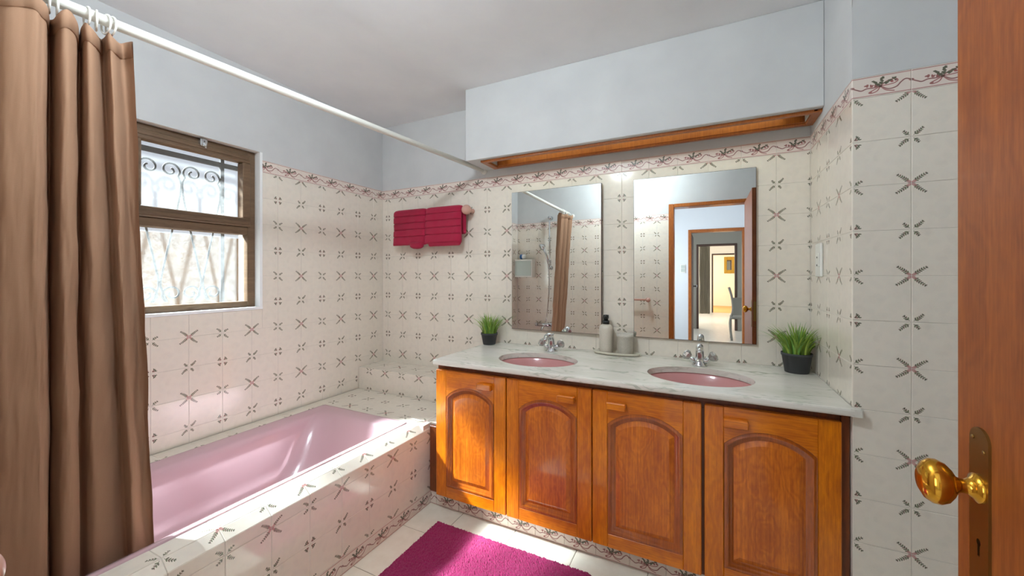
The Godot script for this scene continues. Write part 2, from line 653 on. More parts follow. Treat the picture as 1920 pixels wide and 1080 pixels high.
func marble_mat() -> StandardMaterial3D:
	var img := Image.create(1024, 512, false, Image.FORMAT_RGB8)
	var n1 := FastNoiseLite.new()
	n1.seed = 77
	n1.frequency = 0.006
	n1.fractal_octaves = 5
	var n2 := FastNoiseLite.new()
	n2.seed = 78
	n2.frequency = 0.011
	n2.fractal_octaves = 4
	var base := c8(222, 218, 206)
	var green := c8(166, 170, 152)
	var pale := c8(234, 228, 220)
	for y in 512:
		for x in 1024:
			var xx := 512.0 - absf(x - 512.0)
			var w := n1.get_noise_2d(xx * 0.45, y * 1.0) * 60.0
			var v := absf(n2.get_noise_2d(xx * 0.28 + 50.0, (y + w) * 1.5))
			var vein := clampf(1.0 - v * 9.0, 0.0, 1.0) * clampf(0.25 + 2.2 * n1.get_noise_2d(xx * 0.7 + 400.0, y * 1.3 + 90.0), 0.0, 1.0)
			var cloud := clampf(0.5 + 1.2 * n1.get_noise_2d(xx * 0.5 + 700.0, y * 1.2), 0.0, 1.0)
			img.set_pixel(x, y, base.lerp(pale, cloud).lerp(green, clampf(vein * 0.85, 0.0, 1.0)))
	var m := std(Color.WHITE, 0.22, 0.0, 0.5)
	m.albedo_texture = tex(img)
	m.uv1_triplanar = true
	m.uv1_world_triplanar = true
	m.uv1_scale = Vector3(0.8, 1.6, 1.6)
	return m

func curtain_mat() -> StandardMaterial3D:
	var img := Image.create(128, 128, false, Image.FORMAT_RGB8)
	for y in 128:
		for x in 128:
			var v := 0.0
			v += 0.5 * (1.0 if (x % 4) < 2 else -1.0) * (1.0 if (y % 8) < 4 else 0.4)
			v += 0.35 * (1.0 if (y % 4) < 2 else -1.0)
			v += rng.randf_range(-0.5, 0.5)
			var c := Color8(158, 123, 98)
			img.set_pixel(x, y, Color(c.r + v * 0.028, c.g + v * 0.026, c.b + v * 0.025))
	var m := std(Color.WHITE, 0.9, 0.0, 0.3)
	m.albedo_texture = tex(img)
	m.uv1_scale = Vector3(16, 30, 1)
	m.backlight_enabled = true
	m.backlight = Color(0.22, 0.16, 0.12)
	return m

# ==================================================================== tiles
func tile_mesh(w: float, h: float, u0: float, v0: float, u1: float, v1: float, thick: float, ch: float, key: String) -> ArrayMesh:
	# centred tile in x/y, face towards +z at z = 0
	if tile_cache.has(key):
		return tile_cache[key]
	var st := st_new()
	var a := Vector2(w * 0.5, h * 0.5)
	var i := a - Vector2(ch, ch)
	var f := [Vector3(-i.x, -i.y, 0), Vector3(-i.x, i.y, 0), Vector3(i.x, i.y, 0), Vector3(i.x, -i.y, 0)]
	var e := [Vector3(-a.x, -a.y, -ch), Vector3(-a.x, a.y, -ch), Vector3(a.x, a.y, -ch), Vector3(a.x, -a.y, -ch)]
	var b := [Vector3(-a.x, -a.y, -thick), Vector3(-a.x, a.y, -thick), Vector3(a.x, a.y, -thick), Vector3(a.x, -a.y, -thick)]
	var uv := [Vector2(u0, v0), Vector2(u0, v1), Vector2(u1, v1), Vector2(u1, v0)]
	quad(st, f[0], f[1], f[2], f[3], uv[0], uv[1], uv[2], uv[3])
	for k in 4:
		var n := (k + 1) % 4
		quad(st, e[k], e[n], f[n], f[k], uv[k], uv[n], uv[n], uv[k])
		quad(st, b[k], b[n], e[n], e[k], uv[k], uv[n], uv[n], uv[k])
	var m := st.commit()
	tile_cache[key] = m
	return m

func lay(parent: Node3D, called: String, mat: Material, org: Vector3, ua: Vector3, va: Vector3, us: Array, vs: Array, gu: Array, gv: Array, holes := [], gap := 0.0016, jitter := 0.0022) -> void:
	# lays tiles on a plane: us / vs are joint positions in metres along ua / va from org,
	# gu / gv = [zero, pitch] of the printed grid along them
	var na := ua.cross(va).normalized()
	for i in us.size() - 1:
		for j in vs.size() - 1:
			var rects := [Rect2(us[i], vs[j], us[i + 1] - us[i], vs[j + 1] - vs[j])]
			for h: Rect2 in holes:
				var nxt := []
				for r: Rect2 in rects:
					if not r.intersects(h):
						nxt.append(r)
						continue
					var x0 := maxf(r.position.x, h.position.x)
					var x1 := minf(r.end.x, h.end.x)
					if x0 > r.position.x:
						nxt.append(Rect2(r.position.x, r.position.y, x0 - r.position.x, r.size.y))
					if x1 < r.end.x:
						nxt.append(Rect2(x1, r.position.y, r.end.x - x1, r.size.y))
					if h.position.y > r.position.y:
						nxt.append(Rect2(x0, r.position.y, x1 - x0, h.position.y - r.position.y))
					if h.end.y < r.end.y:
						nxt.append(Rect2(x0, h.end.y, x1 - x0, r.end.y - h.end.y))
				rects = nxt
			for r: Rect2 in rects:
				if r.size.x < 0.008 or r.size.y < 0.008:
					continue
				var w := r.size.x - gap
				var h := r.size.y - gap
				var g0: float = (r.position.x - gu[0]) / gu[1]
				var g1: float = (r.end.x - gu[0]) / gu[1]
				var k0: float = (r.position.y - gv[0]) / gv[1]
				var k1: float = (r.end.y - gv[0]) / gv[1]
				var b0 := floorf(g0 / 2.0 + 0.0005) * 2.0
				var d0 := floorf(k0 / 2.0 + 0.0005) * 2.0
				var key := "%s %.3f %.3f %.2f %.2f" % [called, w, h, g0 - b0, k0 - d0]
				var mesh := tile_mesh(w, h, (g0 - b0) / 2.0, -(k0 - d0) / 2.0, (g1 - b0) / 2.0, -(k1 - d0) / 2.0, 0.007, 0.0010, key)
				var ctr := r.get_center()
				var bas := Basis(ua, va, na)
				bas = bas * Basis.from_euler(Vector3(rng.randf_range(-1, 1) * jitter, rng.randf_range(-1, 1) * jitter, 0))
				part(parent, called, mesh, mat, Transform3D(bas, org + ua * ctr.x + va * ctr.y + na * rng.randf_range(-0.0002, 0.0003)))

func steps(lo: float, hi: float, zero: float, pitch: float) -> Array:
	var out := [lo]
	var k := ceilf((lo - zero) / pitch + 1e-4)
	while zero + k * pitch < hi - 1e-4:
		if zero + k * pitch - lo > 0.004:
			out.append(zero + k * pitch)
		k += 1
	out.append(hi)
	return out

func border_row(parent: Node3D, org: Vector3, ua: Vector3, va: Vector3, us: Array, v0: float, v1: float, zero: float, holes := []) -> void:
	# border tiles: whole print per tile; lay() maps two grid units onto the image, so a unit of half a tile
	lay(parent, "border_tile", M.border, org, ua, va, us, [v0, v1], [zero, TW * 0.5], [v0, (v1 - v0) * 0.5], holes)

const ROW0 := 0.075         # top of the floor border
const ROW1 := 1.872         # bottom of the upper border
const ROW2 := 1.943         # top of the upper border
const CEIL := 2.435
const XR := 2.7325          # side wall of the vanity recess
const ZP := 0.603           # face of the pillar
const ZO := 2.28            # opposite wall
const DECK := 0.451         # top of the bath surround

# ==================================================================== shell
func slab(parent: Node3D, called: String, lo: Vector3, hi: Vector3, mat: Material, ch := 0.0) -> MeshInstance3D:
	return part(parent, called, box(lo, hi, ch), mat)

func build_shell() -> void:
	var G := 0.0016   # grout and plaster below tile faces
	# floor
	var fl := setting("floor", "cream glazed floor tiles with thin brown joints", "floor")
	slab(fl, "screed", Vector3(-0.2, -0.12, -0.2), Vector3(3.5, -G, 2.42), M.floor_grout)
	var fp := 0.315
	var i := 0
	for x in range(-1, 8):
		for z in range(-3, 5):
			var x0 := maxf(1.118 + (x - 1) * fp, 0.89)
			var x1 := minf(1.118 + x * fp, 3.4)
			var z0 := maxf(0.763 + z * fp, 0.54)
			var z1 := minf(0.763 + (z + 1) * fp, 2.4)
			if x1 - x0 < 0.01 or z1 - z0 < 0.01:
				continue
			var w := x1 - x0 - 0.003
			var h := z1 - z0 - 0.003
			var b := Basis(Vector3.RIGHT, Vector3.FORWARD, Vector3.UP) * Basis.from_euler(Vector3(rng.randf_range(-1, 1) * 0.001, rng.randf_range(-1, 1) * 0.001, 0))
			part(fl, "floor_tile", tile_mesh(w, h, 0, 0, 1, 1, 0.008, 0.0012, "floor %.3f %.3f" % [w, h]), M.floor_tile, Transform3D(b, Vector3((x0 + x1) * 0.5, 0, (z0 + z1) * 0.5)))
			i += 1
	# ceiling
	var ce := setting("ceiling", "plain white painted ceiling above the bathroom", "ceiling")
	slab(ce, "plaster", Vector3(-0.2, CEIL, -0.2), Vector3(3.5, CEIL + 0.15, 2.4), M.ceiling)
	# window wall
	var wl := setting("wall_left", "tiled wall with the bath window, floral corner prints and ribbon border", "wall")
	var wz0 := 0.945
	var wz1 := 2.11
	var wy0 := 1.098
	var wy1 := 1.985
	slab(wl, "masonry", Vector3(-0.2, 0, -0.2), Vector3(-G, CEIL, wz0), M.grout)
	slab(wl, "masonry", Vector3(-0.2, 0, wz1), Vector3(-G, CEIL, 2.4), M.grout)
	slab(wl, "masonry", Vector3(-0.2, 0, wz0), Vector3(-G, wy0, wz1), M.grout)
	slab(wl, "masonry", Vector3(-0.2, wy1, wz0), Vector3(-G, CEIL, wz1), M.grout)
	slab(wl, "plaster", Vector3(-G, ROW2, 0), Vector3(-0.0002, CEIL, wz0), M.paint)
	slab(wl, "plaster", Vector3(-G, ROW2, wz1), Vector3(-0.0002, CEIL, ZO), M.paint)
	slab(wl, "plaster", Vector3(-G, wy1, wz0), Vector3(-0.0002, CEIL, wz1), M.paint)
	# unseen dark outer face, added to cut sun bounce onto the yard wall
	for q in [[-0.2, 0.0, -0.2, CEIL + 0.15, wz0], [wz1, 0.0, 0, CEIL + 0.15, 2.4], [wz0, 0.0, 0, wy0 - 0.012, wz1], [wz0, wy1, 0, CEIL + 0.15, wz1]]:
		slab(wl, "added_outer_face", Vector3(-0.215, q[1] - (0.6 if q[1] < 0.1 else 0.0), q[0]), Vector3(-0.2, q[3], q[4]), M.added_outer_face)
	# white reveal around the window
	slab(wl, "reveal", Vector3(-0.198, wy0 - 0.002, wz0 - 0.012), Vector3(0.001, wy1, wz0 + 0.002), M.reveal)
	slab(wl, "reveal", Vector3(-0.198, wy0 - 0.002, wz1 - 0.002), Vector3(0.001, wy1, wz1 + 0.012), M.reveal)
	slab(wl, "sill", Vector3(-0.198, wy0 - 0.012, wz0 - 0.012), Vector3(0.003, wy0 + 0.002, wz1 + 0.012), M.reveal)
	var U := Vector3(0, 0, -1)
	var V := Vector3.UP
	var hole := [Rect2(-wz1 - 0.012, wy0 - 0.012, wz1 - wz0 + 0.024, wy1 - wy0 + 0.03)]
	var us := steps(-ZO, 0.0, -0.0947, TW)
	lay(wl, "wall_tile", M.tile, Vector3.ZERO, U, V, us, steps(DECK, ROW1, EYE, TH), [-0.0947 - 9.0 * TW, TW], [EYE, TH], hole)
	border_row(wl, Vector3.ZERO, U, V, us, ROW1, ROW2, -0.0947, hole)
	# back wall
	var wb := setting("wall_back", "tiled back wall behind the mirrors with floral corner prints and ribbon border", "wall")
	slab(wb, "masonry", Vector3(-0.2, 0, -0.2), Vector3(3.5, CEIL, -G), M.grout)
	slab(wb, "plaster", Vector3(0, ROW2, -G), Vector3(XR, CEIL, -0.0002), M.paint)
	us = steps(0, XR, 0.0553, TW)
	lay(wb, "wall_tile", M.tile, Vector3.ZERO, Vector3.RIGHT, V, us, steps(0.602, ROW1, EYE, TH), [0.0553, TW], [EYE, TH], [Rect2(0.99, 0, 2.0, 0.80)])
	border_row(wb, Vector3.ZERO, Vector3.RIGHT, V, us, ROW1, ROW2, 0.0553)
	# recess side wall and pillar
	var wr := setting("wall_recess", "narrow tiled side wall at the right end of the vanity", "wall")
	slab(wr, "masonry", Vector3(XR + G, 0, -0.01), Vector3(3.5, CEIL, ZP - G), M.grout)
	slab(wr, "plaster", Vector3(XR + 0.0002, ROW2, 0), Vector3(XR + G, CEIL, ZP - 0.0002), M.paint)
	us = steps(0.0, ZP, ZP, TW)
	lay(wr, "wall_tile", M.tile, Vector3(XR, 0, 0), Vector3.BACK, V, us, steps(0.831, ROW1, EYE, TH), [ZP, TW], [EYE, TH])
	border_row(wr, Vector3(XR, 0, 0), Vector3.BACK, V, us, ROW1, ROW2, ZP)
	var wp := setting("wall_pillar", "tiled wall facing the room to the right of the vanity", "wall")
	slab(wp, "plaster", Vector3(XR + 0.0002, ROW2, ZP - G), Vector3(3.4, CEIL, ZP - 0.0002), M.paint)
	us = steps(XR, 3.4, XR, TW)
	lay(wp, "wall_tile", M.tile, Vector3(0, 0, ZP), Vector3.RIGHT, V, us, steps(ROW0, ROW1, EYE, TH), [XR, TW], [EYE, TH])
	border_row(wp, Vector3(0, 0, ZP), Vector3.RIGHT, V, us, ROW1, ROW2, XR)
	border_row(wp, Vector3(0, 0, ZP), Vector3.RIGHT, V, us, 0.0, ROW0, XR)
	# far right wall, behind the open door
	var wq := setting("wall_right", "plain painted wall behind the open bathroom door", "wall")
	slab(wq, "masonry", Vector3(3.4, 0, ZP - 0.01), Vector3(3.5, CEIL, 2.4), M.paint)
	# opposite wall with the doorway
	var wo := setting("wall_opposite", "tiled wall with the doorway and shower, seen in the mirrors", "wall")
	var dx0 := 1.967
	var dx1 := 2.655
	var dh := 2.005
	slab(wo, "masonry", Vector3(-0.2, 0, ZO + G), Vector3(dx0 - 0.02, CEIL, ZO + 0.12), M.hall_paint)
	slab(wo, "masonry", Vector3(dx1 + 0.02, 0, ZO + G), Vector3(3.5, CEIL, ZO + 0.12), M.hall_paint)
	slab(wo, "masonry", Vector3(dx0 - 0.02, dh + 0.02, ZO + G), Vector3(dx1 + 0.02, CEIL, ZO + 0.12), M.hall_paint)
	slab(wo, "plaster", Vector3(0, ROW2, ZO + 0.0002), Vector3(dx0 - 0.05, CEIL, ZO + G), M.paint)
	slab(wo, "plaster", Vector3(dx0 - 0.05, dh + 0.04, ZO + 0.0002), Vector3(3.4, CEIL, ZO + G), M.paint)
	us = steps(-3.4, 0.0, -1.645, TW)
	var dhole := [Rect2(-dx1 - 0.05, -0.1, dx1 - dx0 + 0.1, dh + 0.2)]
	lay(wo, "wall_tile", M.tile, Vector3(0, 0, ZO), Vector3.LEFT, V, us, steps(ROW0, ROW1, EYE, TH), [-1.645, TW], [EYE, TH], dhole + [Rect2(-0.9, 0, 0.9, DECK)])
	border_row(wo, Vector3(0, 0, ZO), Vector3.LEFT, V, us, ROW1, ROW2, -1.645, dhole)
	border_row(wo, Vector3(0, 0, ZO), Vector3.LEFT, V, us, 0.0, ROW0, -1.645, dhole + [Rect2(-0.9, -0.01, 0.9, DECK)])
	# door casing
	var tr := setting("trim_1", "orange brown wooden casing around the bathroom doorway", "door casing")
	slab(tr, "jamb", Vector3(dx0 - 0.02, 0, ZO + 0.001), Vector3(dx0, dh + 0.02, ZO + 0.12), M.wood_casing, 0.002)
	slab(tr, "jamb", Vector3(dx1, 0, ZO + 0.001), Vector3(dx1 + 0.02, dh + 0.02, ZO + 0.12), M.wood_casing, 0.002)
	slab(tr, "head", Vector3(dx0, dh, ZO + 0.001), Vector3(dx1, dh + 0.02, ZO + 0.12), M.wood_casing, 0.002)
	for z: float in [ZO - 0.016, ZO + 0.122]:
		slab(tr, "architrave", Vector3(dx0 - 0.052, 0, z), Vector3(dx0, dh + 0.037, z + 0.014), M.wood_casing, 0.004)
		slab(tr, "architrave", Vector3(dx1, 0, z), Vector3(dx1 + 0.052, dh + 0.037, z + 0.014), M.wood_casing, 0.004)
		slab(tr, "architrave", Vector3(dx0, dh, z), Vector3(dx1, dh + 0.037, z + 0.014), M.wood_casing, 0.004)
	# soffit over the vanity, with its light well
	var so := setting("trim_2", "white dropped soffit above the mirrors", "soffit")
	var sx0 := 0.942
	var sz := 0.252
	var sb := 1.99
	slab(so, "front_face", Vector3(sx0, sb, sz - 0.05), Vector3(XR, CEIL, sz), M.paint, 0.003)
	slab(so, "end_face", Vector3(sx0, sb + 0.001, 0.0), Vector3(1.07, CEIL, sz - 0.05), M.paint)
	slab(so, "underside", Vector3(1.07, sb + 0.001, 0.0), Vector3(XR, CEIL, 0.058), M.paint)
	slab(so, "end_face", Vector3(2.698, sb + 0.001, 0.058), Vector3(XR, CEIL, sz - 0.05), M.paint)
	slab(so, "well_top", Vector3(1.07, sb + 0.16, 0.058), Vector3(2.698, CEIL, sz - 0.05), M.paint)
	light_box(sb)

func light_box(sb: float) -> void:
	var t := thing("recessed_light", "long recessed strip light with wooden frame in the soffit", "light", Vector3(1.885, sb, 0.13))
	var hx := 0.835
	var hz := 0.076
	for s: float in [-1.0, 1.0]:
		slab(t, "frame_rail", Vector3(-hx, -0.012, s * hz - 0.014), Vector3(hx, 0.012, s * hz + 0.014), M.wood_casing, 0.004)
		slab(t, "inner_rail", Vector3(-hx + 0.012, -0.002, s * (hz - 0.012) - 0.006), Vector3(hx - 0.012, 0.062, s * (hz - 0.012) + 0.006), M.wood_casing, 0.002)
		slab(t, "frame_end", Vector3(s * hx - 0.02, -0.0125, -hz - 0.014), Vector3(s * hx + 0.02, 0.0115, hz + 0.014), M.wood_casing, 0.004)
	var slat := box(Vector3(-0.0008, 0.044, -0.058), Vector3(0.0008, 0.062, 0.058))
	for k in 52:
		part(t, "louver_slat", slat, M.louver, at(Vector3(-0.79 + k * 0.031, 0, 0)))
	var tb := tube([Vector3(-0.74, 0.105, 0), Vector3(0.74, 0.105, 0)], 0.013, 12)
	part(t, "fluorescent_tube", tb, M.tube_glow)
	for s: float in [-1.0, 1.0]:
		slab(t, "lamp_holder", Vector3(s * 0.755 - 0.015, 0.06, -0.02), Vector3(s * 0.755 + 0.015, 0.15, 0.02), M.white_plastic, 0.003)
	var l := area_light("vanity_strip", Vector3(1.885, sb + 0.088, 0.13), Vector3(1.885, 0, 0.1301), Vector2(1.46, 0.03), Color(0.95, 1.0, 0.90), 0.14)
	l.look_at_from_position(Vector3(1.885, sb + 0.088, 0.13), Vector3(1.885, 0, 0.13), Vector3.FORWARD)

func added_ceiling_globe(p: Vector3, energy: float) -> void:  # out-of-view lamp added to brighten a room that daylight left too dark
	var t := thing("added_ceiling_lamp", "added unseen globe lamp that brightens the bathroom", "lamp", p)
	part(t, "base", lathe([[0.0, 0.0], [0.075, 0.0], [0.075, -0.012], [0.06, -0.022], [0.0, -0.022]], 32), M.white_plastic)
	var g := SphereMesh.new()
	g.radius = 0.085
	g.height = 0.15
	part(t, "globe", g, M.globe, at(Vector3(0, -0.09, 0)))
	var l := OmniLight3D.new()
	l.name = "added_ceiling_lamp_light"
	add_child(l)
	l.position = p + Vector3(0, -0.09, 0)
	l.light_energy = energy
	l.light_color = Color(0.90, 0.96, 1.0)
	l.light_size = 0.07
	l.omni_range = 12.0
	l.omni_attenuation = 2.0
	l.shadow_enabled = true

# ==================================================================== window and outside
func build_window() -> void:
	var w := setting("window_1", "brown wooden window with frosted panes above the bath", "window")
	var xf := -0.045
	var xb := -0.10
	for bay in 2:
		var z0 := 0.947 + bay * 0.576
		var z1 := z0 + 0.584
		var y0 := 1.099
		var y1 := 1.984
		# fixed frame
		slab(w, "frame_stile", Vector3(xb, y0, z0), Vector3(xf, y1, z0 + 0.042), M.window_wood, 0.003)
		slab(w, "frame_stile", Vector3(xb, y0, z1 - 0.042), Vector3(xf, y1, z1), M.window_wood, 0.003)
		slab(w, "frame_rail", Vector3(xb, y0, z0 + 0.042), Vector3(xf, y0 + 0.034, z1 - 0.042), M.window_wood, 0.003)
		slab(w, "frame_rail", Vector3(xb, y1 - 0.03, z0 + 0.042), Vector3(xf, y1, z1 - 0.042), M.window_wood, 0.003)
		slab(w, "transom", Vector3(xb, 1.508, z0 + 0.042), Vector3(xf, 1.552, z1 - 0.042), M.window_wood, 0.003)
		# upper sash, a little proud of the frame, with stepped rails
		var sx := xf + 0.012
		var a0 := z0 + 0.030
		var a1 := z1 - 0.030
		slab(w, "sash_rail", Vector3(xb + 0.01, 1.553, a0), Vector3(sx, 1.602, a1), M.window_wood, 0.004)
		slab(w, "sash_rail", Vector3(xb + 0.01, 1.913, a0), Vector3(sx, 1.957, a1), M.window_wood, 0.004)
		slab(w, "sash_bead", Vector3(sx, 1.565, a0 + 0.01), Vector3(sx + 0.006, 1.583, a1 - 0.01), M.window_wood, 0.002)
		slab(w, "sash_bead", Vector3(sx, 1.93, a0 + 0.01), Vector3(sx + 0.006, 1.945, a1 - 0.01), M.window_wood, 0.002)
		slab(w, "sash_stile", Vector3(xb + 0.01, 1.602, a0), Vector3(sx, 1.913, a0 + 0.042), M.window_wood, 0.004)
		slab(w, "sash_stile", Vector3(xb + 0.01, 1.602, a1 - 0.042), Vector3(sx, 1.913, a1), M.window_wood, 0.004)
		slab(w, "pane", Vector3(-0.082, 1.60, a0 + 0.04), Vector3(-0.078, 1.915, a1 - 0.04), M.frosted)
		slab(w, "pane", Vector3(-0.084, y0 + 0.03, z0 + 0.04), Vector3(-0.080, 1.512, z1 - 0.04), M.frosted)
		# catch on the top rail
		var ct := part(w, "window_catch", box(Vector3(-0.012, -0.018, -0.016), Vector3(0.012, 0.02, 0.016), 0.004), M.chrome, at(Vector3(sx + 0.012, 1.958, z0 + 0.272)))
		part(ct, "lever", tube([Vector3(0.008, 0.008, 0), Vector3(0.016, -0.008, -0.004), Vector3(0.016, -0.028, -0.004)], 0.005, 8), M.chrome)
	# iron grille outside
	var g := thing("window_grille", "scrolled dark iron grille outside the frosted bath window", "grille", Vector3(-0.17, 1.10, 0.95))
	part(g, "bar", box(Vector3(-0.008, 0.79, 0.0), Vector3(0.008, 0.815, 1.1)), M.iron)
	part(g, "bar", box(Vector3(-0.008, 0.005, 0.0), Vector3(0.008, 0.025, 1.1)), M.iron)
	for z: float in [0.108, 0.66, 1.08]:
		part(g, "post", box(Vector3(-0.009, 0.0, z - 0.009), Vector3(0.009, 0.87, z + 0.009)), M.iron)
	for k in 5:
		var zc := 0.205 + k * 0.185
		for s: float in [-1.0, 1.0]:
			var pts := []
			# lower curl
			for q in 15:
				var t := q / 14.0
				var an := PI * 2.6 * (1.0 - t) - 0.2
				var r := 0.012 + 0.034 * t
				pts.append(Vector3(0, 0.085 + r * sin(an - 0.9), s * (0.052 + r * cos(an - 0.9) * -1.0)))
			pts.append(Vector3(0, 0.125, s * 0.004))
			pts.append(Vector3(0, 0.20, s * 0.012))
			pts.append(Vector3(0, 0.40, s * 0.05))
			pts.append(Vector3(0, 0.60, s * 0.086))
			pts.append(Vector3(0, 0.67, s * 0.088))
			for q in 15:
				var t := 1.0 - q / 14.0
				var an := PI * 2.6 * (1.0 - t) + 0.2
				var r := 0.010 + 0.034 * t
				pts.append(Vector3(0, 0.72 - r * sin(an - 0.9) * -1.0, s * (0.044 + r * cos(an - 0.9))))
			part(g, "scroll", tube(smooth_path(pts, 2), 0.0048, 6), M.iron, at(Vector3(0, 0, zc)))
	# the yard wall and ground outside
	var yard := setting("wall_outside", "pale beige rendered yard wall outside the bath window", "wall")
	slab(yard, "render", Vector3(-1.75, -0.6, -2.5), Vector3(-1.6, 1.62, 5.0), M.outside_wall)
	var gr := setting("ground_outside", "dusty paved strip outside the bath window", "ground")
	slab(gr, "paving", Vector3(-9.0, -0.75, -8.0), Vector3(-0.2, -0.6, 8.0), M.outside_ground)

# ==================================================================== bath
func rrect(x0: float, x1: float, z0: float, z1: float, r: float, y: float, n := 7) -> PackedVector3Array:
	var out := PackedVector3Array()
	var cs := [[x1 - r, z1 - r, 0.0], [x0 + r, z1 - r, PI * 0.5], [x0 + r, z0 + r, PI], [x1 - r, z0 + r, PI * 1.5]]
	for c in cs:
		for k in n + 1:
			var t: float = c[2] + PI * 0.5 * k / n
			out.append(Vector3(c[0] + r * cos(t), y, c[1] + r * sin(t)))
	return out

func build_bath() -> void:
	var x0 := 0.105
	var x1 := 0.788
	var z0 := 0.605
	var z1 := 2.17
	# surround
	var s := thing("bath_surround", "tiled ledge around the pink bathtub with sloping front edge", "bath surround")
	var G := 0.0016
	slab(s, "front_wall", Vector3(0.80, 0.0, 0.534), Vector3(0.90 - G, 0.42, ZO - 0.001), M.grout)
	slab(s, "ledge_core", Vector3(0.001, 0.0, 0.001), Vector3(0.895, DECK - G, z0 - 0.003), M.grout)
	slab(s, "ledge_core", Vector3(0.895, 0.0, 0.001), Vector3(0.975, DECK - G, 0.53), M.grout)
	slab(s, "ledge_core", Vector3(0.001, 0.0, z0 - 0.003), Vector3(x0 - 0.002, DECK - G, ZO - 0.001), M.grout)
	slab(s, "ledge_core", Vector3(0.10, 0.0, z1 + 0.002), Vector3(0.86, DECK - G, ZO - 0.001), M.grout)
	# body under the bevel
	var core := PackedVector2Array([Vector2(x1 + 0.002, 0.41), Vector2(x1 + 0.002, DECK - G), Vector2(0.860, DECK - G), Vector2(0.8965, 0.4185), Vector2(0.8965, 0.41)])
	part(s, "edge_core", prism(core, 0.534, ZO - 0.001), M.grout)
	slab(s, "step_core", Vector3(0.001, DECK - 0.01, 0.001), Vector3(0.975, 0.607 - G, 0.239 - G), M.grout)
	var V := Vector3.UP
	var uz := steps(-ZO, -0.534, -1.1404, 0.1507)
	lay(s, "panel_tile", M.tile, Vector3(0.90, 0, 0), Vector3.FORWARD, V, uz, [ROW0, 0.225, 0.375, 0.420], [-1.1404 - 0.1507, 0.1507], [EYE, TH])
	lay(s, "border_tile", M.border, Vector3(0.90, 0, 0), Vector3.FORWARD, V, uz, [0.0, ROW0], [-1.1404, 0.1507 * 0.5], [0.0, ROW0 * 0.5])
	# bevel strip: print at its upper edge
	var bu := Vector3(-0.038, 0.031, 0).normalized()
	lay(s, "edge_tile", M.tile, Vector3(0.9000, 0.4195, 0), Vector3.FORWARD, bu, steps(-ZO, -0.534, -1.1404, 0.1507), [0.0, 0.0485], [-1.1404, 0.1507], [0.0485, TH])
	lay(s, "deck_tile", M.tile, Vector3(0.8625, DECK, 0), Vector3.FORWARD, Vector3.LEFT, steps(-ZO, -0.605, -1.1404, 0.1507), [0.0, 0.8625 - x1 - 0.001], [-1.1404, 0.1507], [0.0, TH])
	# deck behind the bath: x along, z back
	var ux := steps(0.0, 0.8625, 0.106, 0.1515)
	var vz := [-0.605, -0.541, -0.391, -0.239]
	lay(s, "deck_tile", M.tile, Vector3(0, DECK, 0), Vector3.RIGHT, Vector3.FORWARD, ux, vz, [0.106, 0.1515], [-0.541, 0.15])
	lay(s, "deck_tile", M.tile, Vector3(0, DECK, 0), Vector3.RIGHT, Vector3.FORWARD, [0.8625, 0.975], [-0.533, -0.391, -0.239], [0.106, 0.1515], [-0.541, 0.15])
	# strip along the window wall
	lay(s, "deck_tile", M.tile, Vector3(0, DECK, 0), Vector3.RIGHT, Vector3.FORWARD, [0.0, x0 - 0.001], steps(-ZO, -0.605, -0.541, TW), [0.106, 0.1515], [-0.541, TW])
	# step
	lay(s, "riser_tile", M.tile, Vector3(0, 0, 0.239), Vector3.RIGHT, V, steps(0.0, 0.975, 0.106, 0.1515), [DECK, 0.588, 0.607], [0.106, 0.1515], [0.588, 0.137])
	lay(s, "step_tile", M.tile, Vector3(0, 0.607, 0), Vector3.RIGHT, Vector3.FORWARD, steps(0.0, 0.975, 0.128, 0.1495), [-0.239, -0.113, 0.0], [0.128, 0.1495], [-0.113, 0.14])
	# bathtub
	var t := thing("bathtub", "pale pink enamelled bathtub with rounded basin", "bathtub")
	var prof := [[0.0, -0.03, 0.012, 0.0], [0.0, 0.003, 0.012, 0.0], [0.004, 0.006, 0.016, 0.0], [0.014, 0.005, 0.024, 0.0], [0.05, -0.010, 0.05, 0.0], [0.060, -0.020, 0.07, 0.0], [0.068, -0.045, 0.10, 0.012], [0.080, -0.12, 0.15, 0.05], [0.098, -0.21, 0.17, 0.09], [0.12, -0.285, 0.17, 0.12], [0.155, -0.322, 0.14, 0.15], [0.21, -0.335, 0.10, 0.20], [0.30, -0.338, 0.035, 0.40]]
	var rows := []
	for p in prof:
		rows.append(rrect(x0 + p[0], x1 - p[0], z0 + p[0] + p[3], z1 - p[0] - p[3] * 0.6, p[2], DECK + p[1]))
	var ctr := PackedVector3Array()
	for k in rows[0].size():
		ctr.append(Vector3((x0 + x1) * 0.5, DECK - 0.339, (z0 + z1) * 0.5))
	rows.append(ctr)
	part(t, "basin", grid_mesh(rows, true), M.pink)
	part(t, "drain", lathe([[0.0, 0.004], [0.02, 0.004], [0.026, 0.0], [0.026, -0.004]], 20, Vector3((x0 + x1) * 0.5, DECK - 0.336, 1.82)), M.chrome)
	part(t, "overflow", lathe([[0.0, 0.006], [0.02, 0.005], [0.028, 0.0]], 20), M.chrome, Transform3D(Basis(Vector3.RIGHT, PI * -0.5 + 0.3), Vector3((x0 + x1) * 0.5, DECK - 0.10, 2.063)))

# ==================================================================== shower curtain and rod
func rod_at(z: float) -> Vector3:
	return Vector3(0.929 - 0.0775 * z, 1.991, z)

